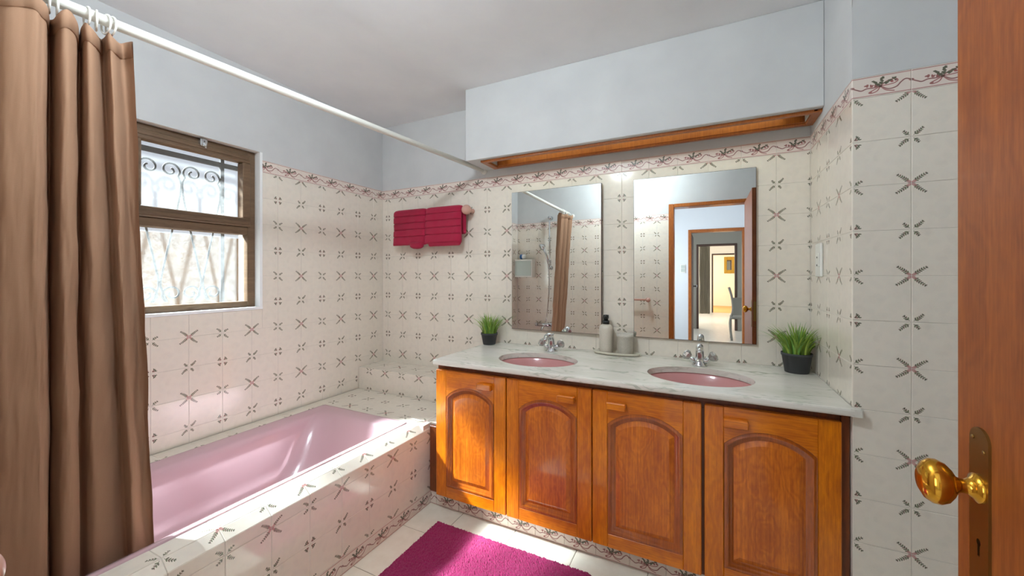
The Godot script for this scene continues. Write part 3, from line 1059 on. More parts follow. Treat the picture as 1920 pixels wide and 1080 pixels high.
func build_curtain() -> void:
	var rod := thing("curtain_rod", "white shower curtain rod spanning above the bath", "curtain rod", rod_at(0.0))
	part(rod, "pole", tube([Vector3.ZERO, rod_at(2.279) - rod_at(0.0)], 0.0145, 16), M.rod)
	for z: float in [0.0, 2.279]:
		var o := rod_at(z) - rod_at(0.0)
		var d := 1.0 if z < 1 else -1.0
		part(rod, "end_socket", tube([o + Vector3(0, 0, 0.001 * d), o + Vector3(0, 0, 0.006 * d), o + Vector3(0, 0, 0.02 * d), o + Vector3(0, 0, 0.022 * d)], [0.026, 0.026, 0.019, 0.018], 16), M.rod)
	# plan of the folds: x, z at the hooks and x, z at the hem
	var cp := [[0.805, 1.785, 0.715, 1.701], [0.775, 1.786, 0.7, 1.703], [0.765, 1.798, 0.7, 1.715], [0.795, 1.822, 0.722, 1.74], [0.8, 1.834, 0.725, 1.756], [0.76, 1.828, 0.7, 1.755], [0.745, 1.833, 0.675, 1.754], [0.79, 1.86, 0.69, 1.787], [0.8, 1.877, 0.7, 1.825], [0.77, 1.877, 0.685, 1.841], [0.725, 1.869, 0.655, 1.85], [0.73, 1.875, 0.66, 1.863], [0.79, 1.895, 0.7, 1.864], [0.825, 1.919, 0.72, 1.883], [0.815, 1.931, 0.715, 1.9], [0.76, 1.929, 0.685, 1.91], [0.735, 1.93, 0.655, 1.91], [0.77, 1.941, 0.68, 1.918], [0.83, 1.958, 0.715, 1.929], [0.85, 1.971, 0.722, 1.938], [0.86, 1.982, 0.725, 1.945], [0.85, 1.997, 0.72, 1.965], [0.84, 2.015, 0.71, 1.984], [0.82, 2.027, 0.7, 2.004], [0.77, 2.037, 0.67, 2.019], [0.73, 2.045, 0.645, 2.03], [0.76, 2.061, 0.66, 2.045], [0.81, 2.083, 0.7, 2.066], [0.8, 2.099, 0.7, 2.085], [0.75, 2.105, 0.66, 2.093]]
	var top := []
	var bot := []
	for c in cp:
		top.append(Vector3(c[0], 0, c[1]))
		bot.append(Vector3(c[2], 0, c[3]))
	top = smooth_path(top, 7)
	bot = smooth_path(bot, 7)
	var n := top.size()
	var nz := FastNoiseLite.new()
	nz.seed = 5
	nz.frequency = 1.0
	var y_top := 1.955
	var y_bot := 0.36
	var rows := []
	var rn := 64
	for r in rn + 1:
		var t := float(r) / rn
		var row := PackedVector3Array()
		for k in n:
			var e := t
			# hem sags between hooks at the very top
			var sag := 0.007 * sin(k * 0.23) * (1.0 - smoothstep(0.0, 0.08, t))
			var p: Vector3 = top[k].lerp(bot[k], e)
			var wob := nz.get_noise_2d(k * 0.07, t * 5.0) * 0.010 * sin(t * PI)
			p += Vector3(wob, 0, nz.get_noise_2d(k * 0.06 + 40.0, t * 4.0) * 0.006 * sin(t * PI))
			p.y = lerpf(y_top + sag, y_bot, t)
			row.append(p)
		rows.append(row)
	var cur := thing("shower_curtain", "tan woven shower curtain gathered at one end of the bath", "curtain", Vector3.ZERO)
	part(cur, "cloth", grid_mesh(rows, false, Vector2(1, 1)), M.curtain)
	# the turned-over header with its stitched edge
	var hd := []
	for q in 4:
		var row := PackedVector3Array()
		for k in n:
			var r0: Vector3 = rows[0][k]
			var r1: Vector3 = rows[3][k]
			var tang: Vector3 = (rows[0][mini(k + 1, n - 1)] - rows[0][maxi(k - 1, 0)]).normalized()
			var nrm := Vector3(-tang.z, 0, tang.x)
			if nrm.x < 0 and absf(tang.z) > 0.5:
				nrm = nrm
			row.append(r0.lerp(r1, [0.0, 0.1, 0.58, 0.6][q]) + nrm * [0.0, 0.003, 0.003, 0.0][q] * -1.0)
		hd.append(row)
	part(cur, "header_hem", grid_mesh(hd, false, Vector2(1, 0.04)), M.curtain)
	# rings
	var zs := [1.826, 1.836, 1.855, 1.873, 1.926, 1.940, 2.0, 2.05, 2.09]
	var rm := torus(0.026, 0.0026, Basis.IDENTITY, 24, 8)
	for k in zs.size():
		var p := rod_at(zs[k])
		var rg := part(self, "curtain_ring", rm, M.white_plastic, Transform3D(Basis.from_euler(Vector3(0, rng.randf_range(-0.25, 0.25), rng.randf_range(-0.2, 0.2))), p + Vector3(0, -0.0095, 0)))
		tag(rg, "white plastic curtain ring hooking the tan curtain onto the rod", "ring", "curtain rings on the rod")

# ==================================================================== vanity
func arch(w: float, yb: float, ys: float, yt: float, d: float, n := 14) -> PackedVector2Array:
	# arched outline, inset by d, clockwise from the lower left
	var rise := yt - ys
	var R := (w * w + rise * rise) / (2.0 * rise)
	var cy := yt - R
	var r := R - d
	var hw := w - d
	var out := PackedVector2Array([Vector2(-hw, yb + d)])
	var a0 := acos(clampf(hw / r, -1, 1))
	for k in n + 1:
		var a := PI - a0 - (PI - 2.0 * a0) * k / n
		out.append(Vector2(r * cos(a), cy + r * sin(a)))
	out.append(Vector2(hw, yb + d))
	return out

func build_vanity() -> void:
	var v := thing("vanity_cabinet", "varnished orange wooden vanity with four arched panel doors", "cabinet")
	var yb := 0.085
	var yt := 0.802
	# carcass
	slab(v, "side_board", Vector3(0.976, yb, 0.004), Vector3(0.996, yt, 0.575), M.wood_carcass, 0.002)
	slab(v, "side_board", Vector3(2.708, yb, 0.004), Vector3(2.7318, yt, 0.583), M.wood_carcass, 0.002)
	slab(v, "bottom_board", Vector3(0.996, yb, 0.004), Vector3(2.708, yb + 0.02, 0.575), M.wood_carcass, 0.002)
	slab(v, "top_rail", Vector3(0.996, yt - 0.05, 0.55), Vector3(2.708, yt, 0.576), M.wood_carcass, 0.002)
	for x: float in [1.406, 1.834, 2.2765]:
		slab(v, "divider", Vector3(x - 0.012, yb + 0.02, 0.3), Vector3(x + 0.012, yt - 0.05, 0.576), M.wood_carcass, 0.002)
	slab(v, "filler_panel", Vector3(0.902, 0.078, 0.532), Vector3(0.976, 0.44, 0.556), M.wood_carcass, 0.003)
	slab(v, "filler_panel", Vector3(0.976, 0.078, 0.532), Vector3(0.996, yb, 0.575), M.wood_carcass, 0.002)
	var doors := [[0.980, 1.4035, 1], [1.4085, 1.832, 1], [1.8365, 2.271, -1], [2.282, 2.706, -1]]
	for d in doors:
		var w: float = d[1] - d[0]
		var cx: float = (d[0] + d[1]) * 0.5
		var dr := Node3D.new()
		dr.name = numbered(v, "door")
		v.add_child(dr, true)
		dr.position = Vector3(cx, 0.095, 0.577)
		var H := 0.677
		var st := 0.067
		var th := 0.023
		var hw := w * 0.5
		slab(dr, "stile", Vector3(-hw, 0, 0), Vector3(-hw + st, H, th), M.wood_v, 0.003)
		slab(dr, "stile", Vector3(hw - st, 0, 0), Vector3(hw, H, th), M.wood_v, 0.003)
		slab(dr, "bottom_rail", Vector3(-hw + st, 0, 0), Vector3(hw - st, 0.06, th), M.wood_h, 0.002)
		var pw := hw - st
		var ys := 0.538
		var ya := 0.600
		# arched top rail
		var poly := PackedVector2Array()
		var ar := arch(pw, 0.06, ys, ya, 0.0)
		for k in range(1, ar.size() - 1):
			poly.append(ar[k])
		poly.append(Vector2(pw, H))
		poly.append(Vector2(-pw, H))
		part(dr, "top_rail", prism(poly, 0.0, th), M.wood_h)
		# moulding round the panel
		var prof := [[0.0, 0.0], [0.002, -0.002], [0.009, 0.004], [0.015, 0.003], [0.018, -0.004], [0.024, -0.003], [0.028, -0.010], [0.033, -0.011]]
		var rows := []
		for p in prof:
			var a := arch(pw, 0.06, ys, ya, p[0])
			var row := PackedVector3Array()
			for q in a:
				row.append(Vector3(q.x, q.y, th + p[1]))
			rows.append(row)
		var sm := st_new()
		sm.set_smooth_group(0)
		add_grid(sm, rows, true)
		sm.generate_normals()
		part(dr, "moulding", sm.commit(), M.wood_mould)
		# fielded panel
		var fs := st_new()
		var r0 := arch(pw, 0.06, ys, ya, 0.033)
		var r1 := arch(pw, 0.06, ys, ya, 0.052)
		var rr := []
		var q0 := PackedVector3Array()
		var q1 := PackedVector3Array()
		for k in r0.size():
			q0.append(Vector3(r0[k].x, r0[k].y, th - 0.011))
			q1.append(Vector3(r1[k].x, r1[k].y, th - 0.004))
		fs.set_smooth_group(-1)
		add_grid(fs, [q0, q1], true)
		for k in q1.size():
			var n := (k + 1) % q1.size()
			fs.add_vertex(q1[k])
			fs.add_vertex(q1[n])
			fs.add_vertex(Vector3(0, 0.3, th - 0.004))
		fs.generate_normals()
		part(dr, "field_panel", fs.commit(), M.wood_panel)
		# block handle
		var hx0 := pw - 0.088 if d[2] > 0 else -pw - 0.002
		part(dr, "handle", box(Vector3(hx0, 0.606, th - 0.001), Vector3(hx0 + 0.082, 0.638, th + 0.026), 0.004), M.wood_h)
	# plinth with border tiles
	var pl := setting("trim_3", "tiled plinth with ribbon border under the vanity", "plinth")
	slab(pl, "plinth_core", Vector3(0.898, 0.0, 0.50), Vector3(XR, 0.084, 0.5415), M.grout)
	border_row(pl, Vector3(0, 0, 0.545), Vector3.RIGHT, Vector3.UP, steps(0.90, XR, 0.94, TW), 0.0, 0.077, 0.94)
	# marble top with two oval cut-outs
	var top := CSGCombiner3D.new()
	top.name = "marble_countertop"
	add_child(top)
	tag(top, "pale veined marble countertop with two oval basin cut-outs", "countertop")
	var prof2 := PackedVector2Array([Vector2(0.002, 0.803), Vector2(0.626, 0.803), Vector2(0.632, 0.806), Vector2(0.634, 0.811), Vector2(0.634, 0.823), Vector2(0.632, 0.828), Vector2(0.627, 0.830), Vector2(0.002, 0.830)])
	var ex := CSGPolygon3D.new()
	ex.polygon = prof2
	ex.mode = CSGPolygon3D.MODE_DEPTH
	ex.depth = XR - 0.001 - 0.985
	ex.material = M.marble
	# polygon x -> world z, y -> y, depth (-z local) -> world x
	ex.transform = Transform3D(Basis(Vector3(0, 0, 1), Vector3(0, 1, 0), Vector3(-1, 0, 0)), Vector3(0.985, 0, 0))
	top.add_child(ex)
	var lip := CSGBox3D.new()
	lip.size = Vector3(0.03, 0.025, 0.0285)
	lip.position = Vector3(2.737, 0.8165, 0.6185)
	lip.material = M.marble
	top.add_child(lip)
	for x: float in [1.480, 2.256]:
		var cut := CSGCylinder3D.new()
		cut.operation = CSGShape3D.OPERATION_SUBTRACTION
		cut.radius = 1.0
		cut.height = 0.2
		cut.sides = 64
		cut.smooth_faces = true
		cut.transform = Transform3D(Basis(Vector3(0.216, 0, 0), Vector3(0, 1, 0), Vector3(0, 0, 0.168)), Vector3(x, 0.81, 0.378))
		cut.material = M.marble
		top.add_child(cut)
	# basins under the cut-outs
	for k in 2:
		var x: float = [1.480, 2.256][k]
		var b := thing("sink_basin", ["pink oval basin set under the marble beside the small potted grass", "pink oval basin set under the marble beside the large potted grass"][k], "sink", Vector3(x, 0.802, 0.378), "oval basins")
		var rr := []
		for p in [[0.236, 0.190, 0.0], [0.222, 0.174, 0.0], [0.216, 0.168, -0.006], [0.208, 0.160, -0.04], [0.185, 0.140, -0.085], [0.14, 0.105, -0.12], [0.07, 0.055, -0.138], [0.022, 0.022, -0.142]]:
			rr.append(ring(p[0], p[2], 48, Vector3.ZERO, p[1]))
		part(b, "bowl", grid_mesh(rr, true), M.sink_pink)
		part(b, "drain", lathe([[0.0, -0.139], [0.016, -0.138], [0.022, -0.140], [0.023, -0.148]], 20), M.chrome)

# ==================================================================== things on the back wall
func towel_mesh(w: float, front: float, back: float, flare: float, seed_n: int) -> ArrayMesh:
	# a thick folded towel hung over a bar at the origin; x across
	var nz := FastNoiseLite.new()
	nz.seed = seed_n
	nz.frequency = 1.0
	var rows := []
	var nx := 26
	for i in nx + 1:
		var t := float(i) / nx
		var x := lerpf(-w * 0.5, w * 0.5, t)
		var edge := minf(t, 1.0 - t)
		var puff := 1.0 - 0.35 * exp(-edge * 26.0)
		var row := PackedVector3Array()
		var outer := []
		# front face from the bottom up, over, and down the back
		for k in 111:
			var s := k / 110.0
			var y := lerpf(-front, 0.012, s)
			var groove := 0.0
			for g in 4:
				var gy := -front + 0.052 + g * 0.049
				groove += 0.009 * exp(-pow((y - gy) / 0.0032, 2.0))
			var z := 0.036 * puff - groove + nz.get_noise_2d(x * 9.0, y * 9.0) * 0.006 + flare * (1.0 - s) * 0.02
			outer.append(Vector3(x, y, z))
		for k in range(1, 12):
			var a := PI * k / 12.0
			outer.append(Vector3(x, 0.012 + 0.026 * sin(a) * puff, 0.036 * cos(a) * puff))
		for k in 15:
			var s := k / 14.0
			outer.append(Vector3(x, lerpf(0.012, -back, s), -0.036 * puff * (1.0 - 0.4 * s) + nz.get_noise_2d(x * 9.0 + 50.0, s * 2.0) * 0.004))
		outer.append(Vector3(x, -back - 0.006, -0.016))
		outer.append(Vector3(x, -back, -0.0118))
		outer.append(Vector3(x, 0.006, -0.0118))
		outer.append(Vector3(x, 0.0118, -0.006))
		outer.append(Vector3(x, 0.0118, 0.006))
		outer.append(Vector3(x, 0.006, 0.0118))
		outer.append(Vector3(x, -front + 0.01, 0.0118))
		outer.append(Vector3(x, -front - 0.010, 0.016))
		outer.append(Vector3(x, -front - 0.010, 0.028))
		for p in outer:
			row.append(p)
		rows.append(row)
	var st := st_new()
	st.set_smooth_group(0)
	add_grid(st, rows, true)
	# end faces
	for e in 2:
		var r: PackedVector3Array = rows[0 if e == 0 else nx]
		var poly := PackedVector2Array()
		for p in r:
			poly.append(Vector2(p.z, p.y))
		var tri := Geometry2D.triangulate_polygon(poly)
		for k in tri:
			st.add_vertex(r[k])
	st.generate_normals()
	return st.commit()

func towel_rail(called: String, label: String, ctr: Vector3, half: float, facing: float, reach: float, rad: float, both: bool) -> Node3D:
	# ceramic posts with ball ends; facing +1 from the back wall, -1 from the opposite wall
	var t := thing(called, label, "towel rail", ctr)
	part(t, "bar", tube([Vector3(-half - 0.006, 0, reach * facing), Vector3(half, 0, reach * facing)], 0.010, 14), M.ceramic)
	for s: float in [-1.0, 1.0]:
		var x := s * (half + 0.004)
		var p := part(t, "post", tube([Vector3(x, 0, 0.001 * facing), Vector3(x, 0, 0.006 * facing), Vector3(x, 0, 0.010 * facing), Vector3(x, 0, 0.035 * facing), Vector3(x, 0, reach * facing)], [0.018, 0.017, 0.014, 0.012, 0.0125], 20), M.ceramic)
		if s > 0 or both:
			var ball := SphereMesh.new()
			ball.radius = rad
			ball.height = rad * 1.94
			part(p, "ball_end", ball, M.ceramic, at(Vector3(x, 0, (reach + 0.005) * facing)))
	return t

func build_back_wall_things() -> void:
	# mirrors
	var mw := 0.588
	var mh := 0.882
	for k in 2:
		var x: float = [1.4435, 2.215][k]
		var m := thing("wall_mirror", ["frameless mirror above the basin beside the small potted grass", "frameless mirror that reflects the open doorway"][k], "mirror", Vector3(x, EYE - 0.342, 0.004), "wall mirrors")
		if k == 0:
			m.rotation.y = -0.0185
			m.position.z = 0.0105
		part(m, "backing", box(Vector3(-mw * 0.5 - 0.0022, -0.0022, 0.002), Vector3(mw * 0.5 + 0.0022, mh + 0.0022, 0.0125)), M.mirror_edge)
		part(m, "glass", box(Vector3(-mw * 0.5, 0, 0.0125), Vector3(mw * 0.5, mh, 0.0165)), M.mirror)
	# towel rail and towels
	towel_rail("towel_rail", "pink ceramic towel rail with ball ends holding maroon towels", Vector3(0.533, 1.722, 0.0), 0.298, 1.0, 0.072, 0.034, false)
	var a := thing("towel", "maroon ribbed hand towel next to the corner, lower end curled", "towel", Vector3(0.352, 1.722, 0.072), "maroon towels on the rail")
	part(a, "cloth", towel_mesh(0.292, 0.215, 0.19, 0.2, 3), M.towel)
	var roll := []
	for q in 13:
		var t := q / 12.0
		roll.append(Vector3(0.135 - 0.11 * t, -0.222 - 0.008 * sin(t * PI), 0.034))
	part(a, "curled_end", tube(roll, [0.012, 0.021, 0.024, 0.025, 0.026, 0.026, 0.026, 0.025, 0.025, 0.024, 0.022, 0.02, 0.012], 14), M.towel)
	var b := thing("towel", "maroon ribbed hand towel beside the pink ball end, hanging square", "towel", Vector3(0.652, 1.722, 0.072), "maroon towels on the rail")
	part(b, "cloth", towel_mesh(0.300, 0.212, 0.13, 0.5, 8), M.towel)
	part(b, "under_fold", box(Vector3(-0.125, -0.240, 0.008), Vector3(0.146, -0.200, 0.034), 0.010), M.towel)
	part(b, "back_layer", box(Vector3(-0.14, -0.16, -0.032), Vector3(0.162, -0.014, -0.0125), 0.009), M.towel)
	# switch plate on the recess wall
	var s := thing("switch_plate", "white wall switch plate on the narrow tiled side wall", "switch", Vector3(XR, EYE + 0.068, 0.19))
	part(s, "plate", box(Vector3(-0.011, -0.073, -0.046), Vector3(0.0, 0.073, 0.046), 0.004), M.white_plastic)
	for y: float in [0.012, -0.022]:
		part(s, "screw", tube([Vector3(-0.0105, y, -0.012), Vector3(-0.0125, y, -0.012)], 0.004, 10), M.black_plastic)
	part(s, "rocker", box(Vector3(-0.0145, -0.03, 0.008), Vector3(-0.010, 0.03, 0.034), 0.003), M.white_plastic)

# ==================================================================== things on the counter
func grass_mesh(count: int, r0: float, height: float, spread: float, seed_n: int) -> ArrayMesh:
	var g := RandomNumberGenerator.new()
	g.seed = seed_n
	var st := st_new()
	for k in count:
		var a := g.randf() * TAU
		var rr := r0 * sqrt(g.randf())
		var lean := (rr / r0) * spread * g.randf_range(0.55, 1.15) + g.randf_range(0.0, 0.18)
		var l := height * g.randf_range(0.68, 1.06)
		var da := a + g.randf_range(-0.5, 0.5)
		var out := Vector3(cos(da), 0, sin(da))
		var side := Vector3(-out.z, 0, out.x).rotated(Vector3.UP, g.randf_range(-0.8, 0.8))
		var w := g.randf_range(0.0024, 0.0042)
		var b := Vector3(cos(a) * rr, 0, sin(a) * rr)
		var tone := g.randf()
		var green := Color(0.13, 0.30, 0.05).lerp(Color(0.36, 0.47, 0.06), tone)
		var prev := []
		for q in 6:
			var t := q / 5.0
			var p := b + Vector3.UP * (l * t * (1.0 - 0.30 * lean * t)) + out * (l * lean * t * t * 0.85)
			var ww := w * (1.0 - t * t) + 0.0002
			var cur := [p - side * ww, p + side * ww]
			if q > 0:
				for e: Vector3 in [prev[0], prev[1], cur[1], prev[0], cur[1], cur[0]]:
					st.set_color(green)
					st.add_vertex(e)
			prev = cur
	st.generate_normals()
	return st.commit()

func potted_grass(label: String, pos: Vector3, r_top: float, r_bot: float, h: float, blades: int, height: float, spread: float, seed_n: int) -> void:
	var p := thing("potted_grass", label, "potted plant", pos, "potted grasses on the counter")
	part(p, "pot", lathe([[0.0, 0.0], [r_bot - 0.002, 0.0], [r_bot, 0.002], [r_top - 0.002, h - 0.012], [r_top + 0.001, h - 0.012], [r_top + 0.001, h], [r_top - 0.003, h], [r_top - 0.004, h - 0.014]], 32), M.pot)
	part(p, "soil", lathe([[0.0, h - 0.012], [r_top - 0.004, h - 0.013]], 24), M.soil)
	var f := part(p, "foliage", grass_mesh(blades, r_top * 0.85, height, spread, seed_n), M.leaf, at(Vector3(0, h - 0.013, 0)))
	f.set_meta("kind", "stuff")

func faucet(label: String, pos: Vector3) -> void:
	var f := thing("basin_tap", label, "tap", pos, "chrome basin taps")
	part(f, "base", lathe([[0.0, 0.0], [0.036, 0.0], [0.036, 0.004], [0.032, 0.010], [0.027, 0.018], [0.022, 0.03], [0.0, 0.032]], 24), M.chrome)
	var path := smooth_path([Vector3(0, 0.01, 0), Vector3(0, 0.05, 0.0), Vector3(0, 0.082, 0.012), Vector3(0, 0.098, 0.042), Vector3(0, 0.096, 0.075), Vector3(0, 0.086, 0.098)], 5)
	var rad := []
	for k in path.size():
		rad.append(lerpf(0.0215, 0.0135, float(k) / (path.size() - 1)))
	var sp := part(f, "spout", tube(path, rad, 16), M.chrome)
	part(sp, "aerator", tube([Vector3(0, 0.090, 0.100), Vector3(0, 0.074, 0.104)], 0.012, 14), M.chrome)
	part(f, "pop_up_knob", lathe([[0.0, 0.0], [0.003, 0.0], [0.003, 0.03], [0.006, 0.032], [0.006, 0.04], [0.0, 0.043]], 12, Vector3(0, 0.06, -0.026)), M.chrome)
	for s: float in [-1.0, 1.0]:
		var h := part(f, "valve_arm", tube([Vector3(s * 0.012, 0.018, 0), Vector3(s * 0.030, 0.026, 0.002), Vector3(s * 0.047, 0.040, 0.004)], [0.015, 0.014, 0.012], 14), M.chrome)
		var bas := Basis(Vector3.BACK, -s * 0.95)
		part(h, "handle_knob", lathe([[0.0, 0.0], [0.014, 0.0], [0.017, 0.004], [0.026, 0.018], [0.023, 0.030], [0.010, 0.036], [0.0, 0.036]], 7, Vector3.ZERO, true), M.crystal, Transform3D(bas, Vector3(s * 0.044, 0.038, 0.004)))

func build_counter_things() -> void:
	var y := 0.830
	potted_grass("small artificial grass in a black pot beside the towel-side mirror", Vector3(1.02, y, 0.092), 0.054, 0.040, 0.075, 130, 0.150, 0.75, 4)
	potted_grass("large bushy artificial grass in a black pot in the recess corner", Vector3(2.660, y, 0.105), 0.060, 0.047, 0.090, 210, 0.158, 0.95, 9)
	faucet("chrome tap at the basin beside the soap tray", Vector3(1.468, y, 0.135))
	faucet("chrome tap at the basin beside the large potted grass", Vector3(2.258, y, 0.150))
	# tray
	var t := thing("soap_tray", "cream oval tray under the soap bottle and tumbler", "tray", Vector3(1.832, y, 0.064))
	var rows := []
	for p in [[0.0, 0.001], [0.118, 0.001], [0.128, 0.004], [0.134, 0.016], [0.131, 0.017], [0.124, 0.007], [0.112, 0.005], [0.0, 0.005]]:
		rows.append(ring(maxf(p[0], 0.0003), p[1], 40, Vector3.ZERO, maxf(p[0] - 0.078 if p[0] > 0.08 else p[0] * 0.3, 0.0003)))
	part(t, "dish", grid_mesh(rows, true), M.tray)
	# bottle
	var b := thing("soap_bottle", "beige soap bottle with black pump standing on the tray", "bottle", Vector3(1.772, y + 0.006, 0.062))
	part(b, "body", lathe([[0.0, 0.0], [0.036, 0.0], [0.038, 0.003], [0.038, 0.135], [0.036, 0.148], [0.029, 0.158], [0.017, 0.164], [0.0, 0.165]], 32), M.bottle)
	part(b, "collar", lathe([[0.0, 0.164], [0.019, 0.164], [0.019, 0.182], [0.015, 0.184], [0.0, 0.184]], 24), M.black_plastic)
	var ph := part(b, "pump_head", lathe([[0.0, 0.184], [0.013, 0.184], [0.013, 0.194], [0.016, 0.197], [0.016, 0.215], [0.0, 0.217]], 24), M.black_plastic)
	part(ph, "nozzle", tube([Vector3(0, 0.208, 0), Vector3(0.004, 0.208, 0.034), Vector3(0.004, 0.203, 0.040)], 0.0055, 10), M.black_plastic)
	# tumbler
	var u := thing("tumbler", "cream streaked tumbler standing on the tray", "tumbler", Vector3(1.880, y + 0.006, 0.066))
	part(u, "cup", lathe([[0.0, 0.0], [0.040, 0.0], [0.042, 0.002], [0.043, 0.098], [0.046, 0.100], [0.046, 0.114], [0.044, 0.116], [0.039, 0.115], [0.038, 0.012], [0.0, 0.010]], 36), M.tumbler)

# ==================================================================== rug
func build_floor_things() -> void:
	var r := thing("bath_rug", "magenta shaggy bath rug on the cream floor tiles", "rug", Vector3(1.046, 0.0, 0.672))
	var nz := FastNoiseLite.new()
	nz.seed = 15
	nz.frequency = 1.0
	var w := 0.81
	var d := 0.56
	var nx := 280
	var nd := 194
	var rows := []
	for j in nd + 1:
		var row := PackedVector3Array()
		for i in nx + 1:
			var x := w * i / nx
			var z := d * j / nd
			var e := minf(minf(x, w - x), minf(z, d - z))
			var y := 0.016 * smoothstep(-0.002, 0.010, e) + 0.001
			y += (nz.get_noise_2d(x * 45.0, z * 45.0) * 0.003 + nz.get_noise_2d(x * 130.0, z * 130.0) * 0.0075) * smoothstep(0.0, 0.008, e)
			row.append(Vector3(x + nz.get_noise_2d(z * 40.0, x) * 0.002, maxf(y, 0.0005), z + nz.get_noise_2d(x * 40.0, z + 9.0) * 0.002))
		rows.append(row)
	part(r, "pile", grid_mesh(rows, false), M.rug)
	part(r, "backing", box(Vector3(0.004, 0.0004, 0.004), Vector3(w - 0.004, 0.003, d - 0.004)), M.rug)

# ==================================================================== bathroom door
func keyhole_cut(parent: Node3D, p: Vector3, mat: Material) -> void:
	# round eye over a slot, cut right through in x
	var eye := CSGCylinder3D.new()
	eye.operation = CSGShape3D.OPERATION_SUBTRACTION
	eye.radius = 0.0048
	eye.height = 0.09
	eye.sides = 16
	eye.material = mat
	eye.transform = Transform3D(Basis(Vector3.BACK, PI * 0.5), p)
	parent.add_child(eye)
	var slot := CSGBox3D.new()
	slot.operation = CSGShape3D.OPERATION_SUBTRACTION
	slot.size = Vector3(0.09, 0.018, 0.0048)
	slot.position = p + Vector3(0, -0.009, 0)
	slot.material = mat
	parent.add_child(slot)

func build_door() -> void:
	var d := thing("bathroom_door", "open brown wooden door with brass knob beside the tiled pillar", "door", Vector3(2.62, 0.0, 2.262))
	var leaf := CSGCombiner3D.new()
	leaf.name = "leaf"
	d.add_child(leaf)
	var board := CSGBox3D.new()
	board.size = Vector3(0.038, 1.992, 0.752)
	board.position = Vector3(0.019, 1.004, -0.376)
	board.material = M.wood_door
	leaf.add_child(board)
	keyhole_cut(leaf, Vector3(0.019, 0.921, -0.697), M.wood_door)
	for y: float in [0.25, 1.0, 1.75]:
		part(d, "hinge", tube([Vector3(0.045, y, 0.004), Vector3(0.045, y + 0.09, 0.004)], 0.006, 10), M.brass_plate)
	part(d, "latch_plate", box(Vector3(0.009, 0.90, -0.7535), Vector3(0.029, 1.06, -0.7515)), M.brass_plate)
	var zk := -0.697
	var yk := 0.993
	var plates := PackedVector2Array()
	# long plate with a domed top and foot
	for k in 13:
		var a := PI * k / 12.0
		plates.append(Vector2(0.0205 * cos(a), 1.056 + 0.018 * sin(a)))
	for k in 13:
		var a := PI + PI * k / 12.0
		plates.append(Vector2(0.0205 * cos(a), 0.862 + 0.018 * sin(a)))
	for s in 2:
		var bas := Basis(Vector3(0, 0, 1), Vector3.UP, Vector3(-1, 0, 0)) if s == 0 else Basis(Vector3(0, 0, -1), Vector3.UP, Vector3(1, 0, 0))
		var x := 0.0 if s == 0 else 0.038
		var pc := CSGCombiner3D.new()
		pc.name = "handle_plate" if s == 0 else "handle_plate_001"
		d.add_child(pc)
		var pg := CSGPolygon3D.new()
		pg.polygon = plates
		pg.depth = 0.003
		pg.material = M.brass_plate
		pg.transform = Transform3D(bas, Vector3(x, 0, zk) + bas * Vector3(0, 0, 0.003))
		pc.add_child(pg)
		keyhole_cut(pc, Vector3(0.019, 0.921, zk), M.brass_plate)
		for q in [[-0.012, 1.058], [0.012, 1.045], [0.0, 0.858]]:
			part(d, "screw", tube([Vector3(q[0], q[1], 0.003), Vector3(q[0], q[1], 0.0042)], 0.0028, 8), M.brass_plate, Transform3D(bas, Vector3(x, 0, zk)))
		# oval knob on a waisted neck
		var prof := [[0.019, 0.003], [0.019, 0.007], [0.013, 0.010], [0.0095, 0.015], [0.009, 0.020], [0.011, 0.025], [0.019, 0.029], [0.026, 0.035], [0.0295, 0.043], [0.0290, 0.050], [0.024, 0.057], [0.014, 0.062], [0.0, 0.063]]
		var rows := []
		for p in prof:
			var rw := PackedVector3Array()
			for k in 32:
				var a := TAU * k / 32
				var sq := 1.0 if p[1] < 0.027 else 0.80
				rw.append(Vector3(maxf(p[0], 0.0001) * cos(a) * sq, maxf(p[0], 0.0001) * sin(a), p[1]))
			rows.append(rw)
		part(d, "knob", grid_mesh(rows, true), M.brass, Transform3D(bas * Basis(Vector3(0, 0, 1), 0.25), Vector3(x, yk, zk)))

